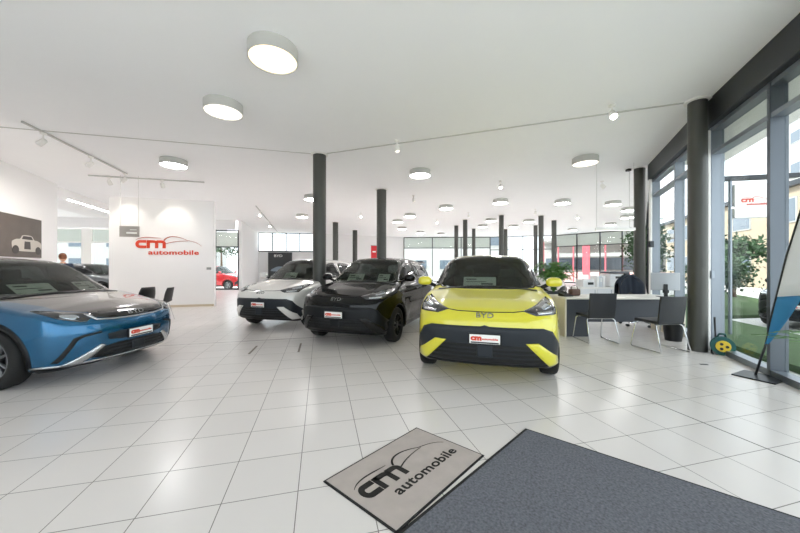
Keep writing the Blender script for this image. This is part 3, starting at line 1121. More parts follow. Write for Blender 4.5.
wall_box('wall_left', (-5.47, -1.5), (-10.98, 10.0), 0, CEIL, .2, M['wall'], -1)
wall_box('wall_bay', (-11.2, 10.0), (-22, 10.2), 0, CEIL, .2, M['wall'], -1)
wall_box('wall_bay_end', (-22, 10.2), (-22, 16.5), 0, CEIL, .2, M['wall'], -1)
wall_box('wall_back_left', (-9.09, 18.0), (-10.97, 24.2), 0, CEIL, .25, M['wall'], -1)
wall_box('wall_back', (-10.97, 24.2), (-6.9, 24.8), 0, 2.48, .25, M['wall'], -1)
wall_box('wall_back_mid', (-6.9, 24.8), (.36, 28.1), 0, CEIL, .25, M['wall'], -1)
# free-standing logo wall, square to the tile grid
TB = Vector((math.cos(ALPHA), math.sin(ALPHA)))           # tile direction across
TA = Vector((-math.sin(ALPHA), math.cos(ALPHA)))          # tile direction away
PR = Vector((-6.26, 10.5)); PL = PR - TB * 2.95
wall_box('wall_partition', tuple(PL), tuple(PR), 0, 3.53, .18, M['wall'], -1)
wall_box('baseboard_partition', tuple(PL - TA * .018), tuple(PR - TA * .018), 0, .07, .018, M['base'], -1)
# dropped bulkhead in the bay behind
wall_box('trim_1', (-11.3, 10.3), (-12.9, 14.6), 3.60, CEIL, 1.3, M['wall'], -1)
wall_box('trim_2', (-22, 16.35), (-9.35, 17.78), 3.42, CEIL, .15, M['wall'], 1)

t = thing('strip_light', 'long light strip along the bulkhead in the bay behind the left wall', 'strip light', (-11.80, 12.38, 3.605), math.atan2(4.3, -1.6))
obj('profile', MB().box((0, 0, -.02), (4.2, .09, .04)), M['white'], t)
obj('diffuser', MB().box((0, 0, -.044), (4.14, .075, .008)), M['lamp'], t)
for k_, (x_, y_) in enumerate(((-14.2, 13.2), (-17.4, 13.4))):  # two drum lamps added to brighten the dim bay
    t = thing('ceiling_lamp', ('added drum lamp brightening the bay, hidden side near the bulkhead', 'added drum lamp brightening the far end of the bay')[k_], 'ceiling lamp', (x_, y_, CEIL), 0, 'round drum ceiling lamps')
    obj('housing', MB().lathe([(.265, 0), (.285, -.004), (.285, -.15), (.265, -.15)], n=32, cap=False), M['housing'], t, smooth=40)
    obj('diffuser', MB().lathe([(0, -.138), (.27, -.138), (.27, -.12), (0, -.12)], n=32, cap=False), M['lamp'], t)

# ceiling joints between the columns
C1 = at(319.5, 154.5, F * (CEIL - H) / 112.2); CR = Vector((4.72, 4.95, CEIL))


def strip_between(name, a, b, w, t, m):
    d = Vector((b[0] - a[0], b[1] - a[1])); L = d.length; rz = math.atan2(d.y, d.x)
    mb = MB().box(((a[0] + b[0]) / 2, (a[1] + b[1]) / 2, CEIL - t / 2), (L, w, t), rz)
    return struct(name, mb, m)


strip_between('trim_3', C1, CR, .03, .012, M['housing'])
strip_between('trim_4', (-9.4, 5.4), C1, .03, .008, M['housing'])

# ------------------------------------------------------------------ glass facades
NWIN = [0]


def bay(p0, p1, bars, z0=0., z1=3.96, fascia=0., blind=None, depth=.12, wid=.06, m=None, door=False, glassz=None):
    """one window bay between two ground points; bars = heights of transoms; p0->p1 with the room on the left"""
    m = m or M['alu']
    NWIN[0] += 1
    a, b = Vector(p0), Vector(p1)
    d = b - a; L = d.length; rz = math.atan2(d.y, d.x)
    d.normalize(); n = Vector((-d.y, d.x))             # into the room
    mid = (a + b) / 2
    mb = MB()
    for q in (a, b):
        c = q + n * (depth / 2 - .05)
        mb.box((c.x, c.y, (z0 + z1 - fascia) / 2), (wid, depth, z1 - z0 - fascia), rz)
    for z in list(bars):
        c = mid + n * (depth * .5 - .05)
        mb.box((c.x, c.y, z), (L - wid, depth * .9, .06), rz)
    c = mid + n * (depth * .5 - .05)
    mb.box((c.x, c.y, z0 + .04), (L - wid, depth * .9, .08), rz)
    mb.box((c.x, c.y, z1 - fascia - .03), (L - wid, depth * .9, .06), rz)
    o = struct('window_%d' % NWIN[0], mb, m)
    zs = [z0 + .08] + [q for q in bars] + [z1 - fascia - .06]
    for i in range(len(zs) - 1):
        lo = zs[i] + (.03 if i else 0); hi = zs[i + 1] - (.03 if i < len(zs) - 2 else 0)
        obj('pane', MB().box((mid.x - n.x * .02, mid.y - n.y * .02, (lo + hi) / 2), (L - wid, .012, hi - lo), rz), M['glass'], o)
    if blind:
        lo, hi = blind
        obj('blind', MB().box((mid.x - n.x * .045, mid.y - n.y * .045, (lo + hi) / 2), (L - wid - .02, .01, hi - lo), rz), M['blind'], o)
    if fascia:
        c = mid + n * (.09)
        obj('fascia_beam', MB().box((c.x, c.y, z1 - fascia / 2), (L + .02, .22, fascia), rz), M['dkalu'], o, bevel=.01)
    return o


def lerp2(a, b, t): return (a[0] + (b[0] - a[0]) * t, a[1] + (b[1] - a[1]) * t)


def fac_pt(Y): return (4.45 + .427 * (Y - 3.46), Y)


EDG = [fac_pt(y) for y in (-1.5, -.29, .92, 2.13, 3.74, 4.98)]
EDG[3] = fac_pt(2.45)
for i in range(5):
    bay(EDG[i], EDG[i + 1], [3.15], fascia=.40, blind=(3.2, 3.5) if i in (3, 4) else None, depth=.16)
E2 = [EDG[5], (5.86, 6.5), (6.6, 8.0)]
for i in range(2):
    bay(E2[i], E2[i + 1], [3.15], fascia=.40, depth=.16)
# hidden return and the far curve
R0, R1 = (6.75, 8.3), (17., 21.5)
for i in range(6):
    bay(lerp2(R0, R1, i / 6), lerp2(R0, R1, (i + 1) / 6), [2.9], m=M['dkalu'])
FAR = [(17., 21.5), (15.2, 23.7), (13.1, 26.2)]
for i in range(2):
    for k in range(2):
        bay(lerp2(FAR[i], FAR[i + 1], k / 2), lerp2(FAR[i], FAR[i + 1], (k + 1) / 2), [2.98], blind=(3.0, 3.9), m=M['dkalu'])
FAR2 = [(13.1, 26.2), (10.6, 26.95), (8., 27.7)]
for i in range(2):
    bay(FAR2[i], FAR2[i + 1], [2.80], m=M['dkalu'])
FAR3 = [(8., 27.7), (5.45, 27.83), (2.9, 27.97), (.36, 28.1)]
for i in range(3):
    bay(FAR3[i], FAR3[i + 1], [2.98], blind=(3.02, 3.9), m=M['dkalu'])
# clerestory above the back wall
for i in range(4):
    bay(lerp2((-6.9, 24.8), (-10.97, 24.2), i / 4), lerp2((-6.9, 24.8), (-10.97, 24.2), (i + 1) / 4), [], z0=2.48, m=M['dkalu'])
# windows right of the logo wall and in the bay behind it
LB = [(-9.3, 17.975), (-10.55, 17.83), (-11.85, 17.68)]
for i in range(2):
    bay(LB[i], LB[i + 1], [2.45], z1=3.42, blind=(2.48, 3.3), m=M['dkalu'])
LC = [(-11.85, 17.68), (-14.5, 17.37), (-17.1, 17.07), (-19.6, 16.78), (-22, 16.5)]
for i in range(4):
    bay(LC[i], LC[i + 1], [2.66], z1=3.42, blind=(2.7, 3.35), wid=.5, m=M['white'])
# entrance facade behind the camera
for i in range(6):
    t0, t1 = i / 6, (i + 1) / 6
    bay(lerp2((-5.47, -1.5), (2.33, -1.5), t0), lerp2((-5.47, -1.5), (2.33, -1.5), t1), [3.15], fascia=.40)

# ------------------------------------------------------------------ columns
def column(px, ytop, r, label, Y=None):
    Y = Y or F * (CEIL - H) / (CY - ytop)
    p = at(px, CY, Y)
    t = thing('column', label, 'column', (p.x, p.y, 0), 0, 'dark round columns')
    obj('shaft', MB().cyl((0, 0, 0), r, CEIL, 32), M['column'], t, smooth=40)
    obj('collar', MB().lathe([(r, CEIL - .03), (r + .045, CEIL - .025), (r + .05, CEIL), (r, CEIL)], n=32, cap=False), M['white'], t, smooth=40)
    return t


column(697.5, 100.5, .121, 'dark column at the right, nearest the camera, before the window front')
column(639.5, 167.7, .128, 'dark column behind the office chair, beside the white vertical pipe')
column(319.5, 154.3, .150, 'dark column standing in front of the white hatchback')
column(381.5, 189.3, .165, 'dark column rising right above the roof of the black hatchback')
column(335.5, 222, .16, 'dark far column just right of the column before the white car')
column(355, 230, .17, 'dark far column midway between the two nearer columns by the black car')
column(456.3, 225.3, .125, 'dark far column, leftmost of the three above the left end of the yellow roof')
column(465.2, 219.5, .125, 'dark far column, middle one of the three above the left end of the yellow roof')
column(473.7, 228.5, .12, 'dark far column, rightmost of the three above the left end of the yellow roof')
column(501.3, 214.9, .12, 'dark far column above the middle of the yellow car roof, in front of a thinner one')
column(505.6, 229, .12, 'thin far column peeping out right behind the one above the middle of the yellow roof')
column(541, 215.3, .125, 'dark far column above the right mirror of the yellow car, right of a thinner one')
column(535.6, 225, .12, 'thin far column just left of the one above the right mirror of the yellow car')
column(554, 220, .13, 'dark far column rising directly above the potted fern')

# ------------------------------------------------------------------ ceiling lamps
def drum(px, pyb, label, lit=True, r=.285, h=.15):
    Y = F * (CEIL - h - H) / (CY - pyb)
    p = at(px, CY, Y)
    t = thing('ceiling_lamp', label, 'ceiling lamp', (p.x, p.y, CEIL), 0, 'round drum ceiling lamps')
    n = 40 if Y < 14 else 20
    obj('housing', MB().lathe([(r - .02, -.0), (r, -.004), (r, -h), (r - .012, -h), (r - .012, -h + .025), (r - .02, -h + .025)], n=n, cap=False), M['housing'], t, smooth=40)
    obj('diffuser', MB().lathe([(0, -h + .012), (r - .012, -h + .012), (r - .012, -h + .03), (0, -h + .03)], n=n, cap=False), M['lampwarm'] if lit == 2 else M['lamp'] if lit else M['lampdim'], t, smooth=30)


for a in [
    (273.2, 60.7, 'large glowing drum lamp nearest the camera on the ceiling', 2),
    (223.4, 113, 'dim drum lamp left of and behind the nearest glowing one', False),
    (173.8, 166, 'glowing drum lamp on the ceiling before the logo wall', True),
    (420, 176, 'glowing drum lamp right of the column above the black car', True),
    (585.3, 164, 'dim drum lamp on the ceiling at the right before the suspended bar', False),
    (446, 209, 'glowing drum lamp above and left of the three far columns', True),
    (410, 216.9, 'small drum lamp above the rear of the black car, left of a glowing one', True),
    (397.6, 222.6, 'small far drum lamp just right of the column above the black car', True),
    (402, 229.3, 'tiny far drum lamp, lowest of the group right of the column above the black car', True),
    (420.5, 233.3, 'tiny far drum lamp above the left part of the far blinds', True),
    (441, 235, 'tiny far drum lamp touching the top of the far blinds, left of the three columns', True),
    (500.5, 203.4, 'drum lamp above the column over the middle of the yellow car', True),
    (491, 221.4, 'small drum lamp left of the column over the middle of the yellow car', True),
    (482.5, 227.2, 'smaller drum lamp right of the three far columns', True),
    (513.5, 227.4, 'small far drum lamp right of the column over the middle of the yellow car', True),
    (562.5, 203.8, 'drum lamp above the column over the potted fern', True),
    (613, 205.2, 'drum lamp left of the column behind the office chair', True),
    (629, 211, 'drum lamp half hidden by the left edge of the column behind the office chair', True),
    (627, 218.2, 'lower far drum lamp beside the column behind the office chair', True),
    (529, 222.3, 'small drum lamp left of the column over the right mirror of the yellow car', True),
    (572.5, 230.7, 'tiny far drum lamp close above the red building windows', True),
    (610.5, 225.2, 'tiny far drum lamp just above the suspended white bar', True),
    (312, 199.8, 'drum lamp half hidden behind the column in front of the white car', True),
    (302, 217.3, 'small drum lamp left of the column in front of the white car', True),
]: drum(*a)


def spot(p, label, on=True, stem=.12, aim=(0, -.3, -1), rail=None, group='small white ceiling spotlights'):
    """a spotlight head on a short stem; p is the mounting point"""
    t = thing('spotlight', label, 'spotlight', p, 0, group)
    a = MB().cyl((0, 0, -.025), .05, .025, 16); a.tube([(0, 0, -.02), (0, 0, -stem)], .012, 8)
    obj('mount', a, M['white'], t, smooth=40)
    d = Vector(aim).normalized(); u = d.orthogonal().normalized(); w = d.cross(u)
    c = Vector((0, 0, -stem - .02))
    hd, ln = MB(), MB()
    ring = lambda r, z: [c + d * z + (u * math.cos(k) + w * math.sin(k)) * r for k in np.linspace(0, 2 * PI, 18, endpoint=False)]
    def loft(mb, rr):
        vs = []; fs = []
        for r, z in rr: vs += ring(r, z)
        for j in range(len(rr) - 1):
            for i in range(18): fs.append((j * 18 + i, j * 18 + (i + 1) % 18, (j + 1) * 18 + (i + 1) % 18, (j + 1) * 18 + i))
        fs.append(tuple(range(17, -1, -1))); fs.append(tuple((len(rr) - 1) * 18 + i for i in range(18)))
        mb.add(vs, fs)
    loft(hd, [(.03, -.05), (.048, -.03), (.055, .10), (.05, .10), (.045, .07)])
    loft(ln, [(.044, .072), (.044, .092)])
    obj('lamp_head', hd, M['white'], t, smooth=40)
    obj('lens', ln, M['spotglow'] if on else M['lampdim'], t)
    return t


def ceil_pt(px, py, drop=0.):
    Y = F * (CEIL - drop - H) / (CY - py)
    p = at(px, CY, Y); return Vector((p.x, p.y, CEIL - drop))


for px, py, lab, on, aim in [
    (397, 140.5, 'small white spotlight on the ceiling joint above the black car', False, (.1, -.2, -1)),
    (612, 105, 'glowing white spotlight on the ceiling joint left of the right-hand column', True, (-.1, -.6, -.8)),
    (500.5, 181, 'glowing spotlight above the drum lamp over the middle of the yellow car', True, (-.1, -.6, -.8)),
    (413.5, 195.5, 'faint white spotlight between the glowing lamp and the lamps above the black car', False, (.2, 0, -1)),
    (437, 219.5, 'glowing far spotlight below the lamp ahead of the three far columns', True, (0, -.7, -.7)),
    (468.5, 212.5, 'unlit far spotlight above the middle of the three far columns', False, (.2, -.2, -1)),
    (602, 181, 'unlit tilted spotlight between the dim right lamp and the column behind the office chair', False, (.7, -.1, -.7)),
    (577, 214.5, 'glowing far spotlight below the lamp over the potted fern', True, (0, -.7, -.7)),
    (535.5, 209, 'unlit far spotlight right above the column over the right mirror', False, (-.2, 0, -1)),
    (361, 213, 'glowing far spotlight between the columns left of the black car roof', True, (0, -.7, -.7)),
]: spot(ceil_pt(px, py), lab, on, aim=aim)


def rail(pa, pb, label, n=0):
    a, b = ceil_pt(*pa, .03), ceil_pt(*pb, .03)
    d = b - a; L = d.length; m_ = (a + b) / 2
    t = thing('light_track', label, 'light track', (m_.x, m_.y, CEIL), math.atan2(d.y, d.x), 'white ceiling light tracks')
    obj('rail', MB().box((0, 0, -.032), (L, .036, .034)), M['housing'], t, bevel=.004)
    k = MB()
    for f in (-.3, .3): k.box((f * L, 0, -.008), (.1, .03, .016))
    obj('mounting_clip', k, M['white'], t)
    return a, b


a, b = rail((22, 121.5), (127, 174), 'long white light track on the ceiling above the blue car')
for f, lab, am in ((.14, 'spotlight nearest the camera on the track above the blue car', (-.5, .2, -.8)), (.55, 'middle spotlight on the track above the blue car', (-.6, .5, -.7)), (.97, 'spotlight at the far end of the track above the blue car', (.2, .8, -.6))):
    p = a.lerp(b, f); am = (-.80, -.10, -.60); spot(Vector((p.x, p.y, CEIL - .049)), lab, True, .14, am)
    ld = bpy.data.lights.new('track_spot_light', 'SPOT'); ld.energy = 58; ld.color = (1, .96, .90); ld.spot_size = 1.7; ld.spot_blend = .9; ld.shadow_soft_size = .05
    lo = bpy.data.objects.new('track_spot_light', ld); COL.objects.link(lo)
    lo.location = (p.x - .10, p.y - .012, CEIL - .29); lo.rotation_euler = Vector((-.72, -.08, -.69)).to_track_quat('-Z', 'Y').to_euler()
a = Vector((PL.x, PL.y, 0)) - Vector((TA.x, TA.y, 0)) * .9; b = Vector((PR.x, PR.y, 0)) - Vector((TA.x, TA.y, 0)) * .9
d = b - a
t = thing('light_track', 'white light track running along the front of the logo wall', 'light track', ((a.x + b.x) / 2, (a.y + b.y) / 2, CEIL), math.atan2(d.y, d.x), 'white ceiling light tracks')
obj('rail', MB().box((0, 0, -.032), (d.length, .036, .034)), M['housing'], t, bevel=.004)
obj('mounting_clip', MB().box((-1, 0, -.008), (.1, .03, .016)).box((1, 0, -.008), (.1, .03, .016)), M['white'], t)
for f, lab in ((.17, 'left spotlight lighting the logo wall'), (.62, 'right spotlight lighting the logo wall above the sign')):
    p = a.lerp(b, f)
    s_ = spot(Vector((p.x, p.y, CEIL - .049)), lab, True, .10, (TA.x * .75, TA.y * .75, -.75))
    ld = bpy.data.lights.new('wall_spot_light', 'SPOT'); ld.energy = 20; ld.color = (1, .93, .82); ld.spot_size = 1.35; ld.spot_blend = .8; ld.shadow_soft_size = .06
    lo = bpy.data.objects.new('wall_spot_light', ld); COL.objects.link(lo)
    lo.location = (p.x + TA.x * .10, p.y + TA.y * .10, CEIL - .30)
    lo.rotation_euler = Vector((TA.x * .6, TA.y * .6, -.95)).to_track_quat('-Z', 'Y').to_euler()
a, b = rail((256, 206), (278, 232.5), 'far white light track left of the column before the white car')
for f, lab in ((.12, 'glowing spotlight at the near end of the far light track'), (.5, 'glowing spotlight in the middle of the far light track'), (.95, 'glowing spotlight at the far end of the far light track')):
    p = a.lerp(b, f); spot(Vector((p.x, p.y, CEIL - .049)), lab, True, .12, (.1, -.75, -.6))

# suspended bar over the office and the small hanging sign by the logo wall
t = thing('pendant_bar', 'slim white bar lamp hanging on two cords over the office area', 'pendant lamp', (5.45, 7.9, 2.28))
obj('bar', MB().box((0, 0, 0), (1.0, .06, .07)), M['white'], t, bevel=.008)
obj('light_strip', MB().box((0, 0, -.038), (.94, .045, .008)), M['lampdim'], t)
for x in (-.47, .47): obj('cord', MB().tube([(x, 0, .03), (x, 0, CEIL - 2.28)], .004, 6), M['housing'], t)
t = thing('hanging_sign', 'small grey sign hanging on two wires before the logo wall', 'sign', at(129.5, 231.5, 9.0), ALPHA)
obj('panel', MB().box((0, 0, 0), (.48, .03, .31)), mat('sign_grey', 'a7a29c', .5), t, bevel=.004)
obj('print', MB().box((.06, -.018, -.04), (.26, .006, .05)).box((.1, -.018, .05), (.16, .006, .02)), M['paper'], t)
for x in (-.22, .22): obj('wire', MB().tube([(x, 0, .15), (x, 0, CEIL - t.location.z)], .004, 6), M['housing'], t)
t = thing('ceiling_sensor', 'small black sensor box on the ceiling left of the column behind the office chair', 'sensor', ceil_pt(628.5, 169))
obj('box', MB().box((0, 0, -.03), (.10, .10, .06)), M['black'], t, bevel=.01)
obj('cord', MB().tube([(.03, 0, -.05), (.03, 0, -1.6)], .004, 6), M['housing'], t)

# ------------------------------------------------------------------ logo wall and posters
def on_wall(o, u, out):      # frame on a vertical plane: returns fn(u, v, w)
    pass


rzw = math.atan2(TB.y, TB.x)


def on_partition(px, py):
    r = (px - CX) / F
    # point PR - TB*s on ray x = r*y
    s = (PR.x - r * PR.y) / (TB.x - r * TB.y)
    p = PR - TB * s
    return Vector((p.x, p.y, H - (py - CY) / F * p.y))


p = on_partition(135.5, 248)
q = on_partition(202, 248)
k = (q - p).length / 2.68
t = thing('wall_sign', 'red dealer logo lettering mounted on the white logo wall', 'sign', p - Vector((TA.x, TA.y, 0)) * .002, rzw)
logo(t, lambda u, v, w: (u * k, -w, v * k * .98), M['redsign'], mat('red_grey_line', 'b8604e', .4), .012)
t = thing('wall_switch', 'small grey plate on the right edge of the logo wall', 'switch', on_partition(209, 268.5) - Vector((TA.x, TA.y, 0)) * .008, rzw)
obj('plate', MB().box((0, 0, 0), (.14, .016, .08)), mat('plate_grey', '9b9a98', .4, .4), t, bevel=.004)

# poster on the left wall
LWa, LWb = Vector((-5.47, -1.5)), Vector((-10.98, 10.0))
LWd = (LWb - LWa).normalized(); LWn = Vector((LWd.y, -LWd.x))


def on_left(px, py):
    r = (px - CX) / F
    s = (r * LWa.y - LWa.x) / (LWd.x - r * LWd.y)
    p = LWa + LWd * s
    return Vector((p.x, p.y, H - (py - CY) / F * p.y))


pa, pb = on_left(40, 237), on_left(-48, 237)
zt, zb_ = on_left(40, 220.5).z, on_left(40, 258).z
L = (pa - pb).length
t = thing('wall_poster', 'dark brown poster of a white vintage car on the left wall', 'poster', (pb.x + LWn.x * .015, pb.y + LWn.y * .015, zb_), math.atan2(LWd.y, LWd.x))
hh = zt - zb_
fnp = lambda u, v, w: (u, -w - .012, v)
obj('panel', MB().box((L / 2, 0, hh / 2), (L, .025, hh)), mat('poster_brown', '5d534c', .5, noise=.3, nscale=2.5), t)
cr_ = MB(); dk = MB()
X0 = L - 1.35
kx, ky = 1.0, .62
qq = lambda pts: [(X0 + .1 + p[0] * kx, .10 + p[1] * ky) for p in pts]
cr_.prism(qq(chaikin([(0, .1), (1.2, .1), (1.24, .5), (1.05, .62), (.9, .62), (.8, .82), (.4, .82), (.3, .62), (.15, .62), (-.04, .5)], 2)), 0, .004, fnp)
obj('printed_car', cr_, mat('poster_white', 'c4bdb4', .6), t)
dk.prism(qq(arc(.12, .16, .13, .18, 0, 360, 20)[:-1]), .004, .006, fnp); dk.prism(qq(arc(1.08, .16, .13, .18, 0, 360, 20)[:-1]), .004, .006, fnp)
dk.prism(qq([(.36, .63), (.84, .63), (.77, .77), (.43, .77)]), .004, .006, fnp)
dk.prism(qq([(.46, .2), (.74, .2), (.72, .54), (.48, .54)]), .004, .006, fnp)
obj('printed_detail', dk, mat('poster_dark', '3a322d', .5), t)

# dark poster on the back wall
bw0, bw1 = Vector((-10.97, 24.2)), Vector((-6.9, 24.8))
bd = (bw1 - bw0).normalized(); bn = Vector((bd.y, -bd.x))


def on_back(px, py):
    r = (px - CX) / F
    s = (r * bw0.y - bw0.x) / (bd.x - r * bd.y)
    p = bw0 + bd * s + bn * .01
    return Vector((p.x, p.y, H - (py - CY) / F * p.y))


pa, pb = on_back(269, 252.5), on_back(293, 252.5)
L = pb.x - pa.x
t = thing('poster_stand', 'dark poster with white lettering against the far back wall', 'poster', (pa.x, pa.y - .15, 0), math.atan2(bd.y, bd.x))
obj('panel', MB().box((L / 2, 0, 1.22), (L, .04, 2.4)), mat('poster_slate', '3d3f41', .5), t)
fnp2 = lambda u, v, w: (u, -w - .02, v)
tt = MB()
for body, sz, u, v in (('BYD', .26, .75, 2.15),):
    vs, fs = text2d(body, sz, .005, 1.3)
    for f in fs: tt.prism([(vs[i][0] + u, vs[i][1] + v) for i in f], 0, .006, fnp2)
obj('lettering', tt, M['paper'], t)
tt.prism([(.75, 1.93), (1.55, 1.93), (1.55, 1.97), (.75, 1.97)], 0, .006, fnp2); tt.prism([(.85, 1.66), (1.5, 1.66), (1.5, 1.70), (.85, 1.70)], 0, .006, fnp2)
cc = MB().prism(chaikin([(.15, .95), (.25, 1.12), (.7, 1.34), (1.2, 1.32), (1.6, 1.12), (1.75, .95)], 2), 0, .006, fnp2)
obj('printed_car', cc, mat('poster_carblue', '8f9daa', .5), t)
bm0, bm1 = Vector((-6.9, 24.8)), Vector((.36, 28.1)); bmd = (bm1 - bm0).normalized(); bmn = Vector((bmd.y, -bmd.x))
r = (374 - CX) / F
s = (r * bm0.y - bm0.x) / (bmd.x - r * bmd.y)
p = bm0 + bmd * s + bmn * .03
t = thing('wall_banner', 'narrow red vertical banner on the far white wall left of the column', 'banner', (p.x, p.y, 1.5), math.atan2(bmd.y, bmd.x))
obj('cloth', MB().box((0, 0, .8), (.55, .03, 1.65)), mat('banner_red', 'd8363c', .7), t)
obj('print', MB().box((0, -.018, 1.1), (.3, .006, .12)).box((0, -.018, .5), (.3, .006, .06)), M['paper'], t)
obj('hanging_rod', MB().tube([(-.3, -.01, 1.63), (.3, -.01, 1.63)], .02, 8), M['alu'], t)

# reception counter glimpsed over the white car
p = at(308, 262, 20)
t = thing('counter', 'pale wooden counter glimpsed above the roof of the white car', 'counter', (p.x + .1, 20.2, 0))
obj('top', MB().box((0, 0, 1.5), (1.1, .5, .04)), mat('light_wood', 'd9bd92', .5, noise=.1, nscale=5), t, bevel=.006)
obj('front', MB().box((0, .05, .74), (1.0, .36, 1.48)), M['white'], t, bevel=.006)

# ------------------------------------------------------------------ mats
mtl, mll, mrr = ground(416.5, 428), ground(323, 482), ground(484.5, 456)
ux = (mtl - mll); wlen = ux.length; ux.normalize(); uy = Vector((-ux.y, ux.x, 0))
hlen = (mrr - mtl).length
rz_m = math.atan2(ux.y, ux.x)
vy_w = (mtl - mrr) / hlen                                   # the mat lies slightly askew
vyl = Vector((vy_w.dot(ux), vy_w.dot(uy)))
c0 = mll - vy_w * hlen
t = thing('doormat', 'light grey doormat with black dealer logo on the tiled floor', 'mat', c0, rz_m)
mq = lambda a_, b_: (a_ + vyl.x * b_, vyl.y * b_)
obj('border', MB().prism([mq(0, 0), mq(wlen, 0), mq(wlen, hlen), mq(0, hlen)], 0, .006), M['rubber'], t, bevel=.002)
e_ = .014
obj('pile', MB().prism([mq(e_, e_), mq(wlen - e_, e_), mq(wlen - e_, hlen - e_), mq(e_, hlen - e_)], .003, .009), mat('grey_pile', 'b4aaa4', .95, noise=.16, nscale=9, bump=.4), t)
kl = wlen * .88 / 2.68
inkm = mat('black_pile', '24211f', .95)
logo(t, lambda u, v, w: mq(wlen * .07 + u * kl, hlen * .44 + v * kl * 1.15) + (.009 + w,), inkm, inkm, .0015)
g0 = ground(524, 428.5); g1 = ground(800, 519)
ex = (g1 - g0).normalized(); g2 = ground(398, 531)
ey = (g2 - g0).normalized()
g0 = g0 + ex * .012
t = thing('entrance_mat', 'large charcoal entrance mat in the right foreground', 'mat', g0, math.atan2(ex.y, ex.x))
carpet = mat('charcoal_carpet', '66686f', .98, noise=.85, nscale=75, bump=.5)
eyl = Vector((ey.dot(ex), ey.dot(Vector((-ex.y, ex.x, 0)))))
eq = lambda a_, b_: (a_ + eyl.x * b_, eyl.y * b_)
Wm, Lm, e_ = 1.75, 2.6, .022
obj('border', MB().prism([eq(0, 0), eq(0, Wm), eq(Lm, Wm), eq(Lm, 0)], 0, .007), M['rubber'], t, bevel=.002)
obj('pile', MB().prism([eq(e_, e_), eq(e_, Wm - e_), eq(Lm - e_, Wm - e_), eq(Lm - e_, e_)], .004, .011), carpet, t)

# ------------------------------------------------------------------ office corner
def drawer_handle(): pass


t = thing('desk', 'wide office desk with white top and dark grey front panel', 'desk', (3.12, 5.88, 0))
navy = mat('dark_panel', '3f434b', .5)
obj('desk_top', MB().box((1.13, .38, .725), (2.26, .80, .028)), mat('desk_white', 'e6e2da', .35), t, bevel=.003)
obj('end_panel', MB().box((.0, .38, .355), (.03, .78, .71)), mat('cream_panel', 'dcd5c4', .5), t, bevel=.003)
obj('end_panel', MB().box((2.24, .38, .355), (.03, .78, .71)), mat('cream_panel_far', 'dcd5c4', .5), t, bevel=.003)
ped = obj('pedestal', MB().box((.24, .36, .355), (.42, .66, .705)), navy, t, bevel=.003)
for z in (.13, .36, .58): obj('drawer', MB().box((.24, .70, z), (.40, .02, .2)), navy, ped, bevel=.003)
obj('modesty_panel', MB().box((1.33, .10, .49), (1.78, .02, .44)), navy, t, bevel=.002)


def visitor_chair(loc, rz, label):
    t = thing('visitor_chair', label, 'chair', loc, rz, 'black visitor chairs at the desk')
    # faces +y (the desk); back towards the camera
    st = MB().box((0, .02, .455), (.45, .44, .05)); obj('seat', st, M['leather'], t, bevel=.02, seg=3)
    b = MB()
    vs, fs = [], []
    nz, nx = 8, 7
    for side in (0, 1):
        for j in range(nz + 1):
            v = j / nz
            for i in range(nx + 1):
                u = i / nx * 2 - 1
                vs.append((u * .225, -.20 - .05 * v - .03 * (1 - u * u) + side * .03, .46 + .41 * v))
    N = (nx + 1) * (nz + 1)
    for s_ in (0, 1):
        for j in range(nz):
            for i in range(nx):
                a = s_ * N + j * (nx + 1) + i
                fs.append((a, a + 1, a + nx + 2, a + nx + 1))
    ring = [i for i in range(nx + 1)] + [j * (nx + 1) + nx for j in range(1, nz + 1)] + [nz * (nx + 1) + i for i in range(nx - 1, -1, -1)] + [j * (nx + 1) for j in range(nz - 1, 0, -1)]
    for k_ in range(len(ring)):
        a, c = ring[k_], ring[(k_ + 1) % len(ring)]
        fs.append((a, c, c + N, a + N))
    b.add(vs, fs)
    obj('backrest', b, M['leather'], t, bevel=.008, smooth=50)
    for s_ in (-1, 1):
        x = s_ * .235
        P_ = [(s_ * .20, .17, .43), (x, .19, .40), (x + s_ * .02, .26, .03), (x + s_ * .02, .24, .012), (x + s_ * .02, -.26, .012), (x + s_ * .02, -.275, .03), (x, -.17, .40), (s_ * .20, -.15, .43)]
        obj('sled_leg', MB().tube(P_, .0095, 10), M['chrome'], t, smooth=60)
    obj('cross_bar', MB().tube([(-.22, .15, .425), (.22, .15, .425)], .01, 8).tube([(-.22, -.14, .425), (.22, -.14, .425)], .01, 8), M['chrome'], t, smooth=60)
    return t


visitor_chair((3.49, 5.58, 0), math.radians(-2), 'left black visitor chair with chrome sled legs before the desk')
visitor_chair((4.17, 5.02, 0), math.radians(7), 'right black visitor chair with chrome sled legs beside the nearest column')

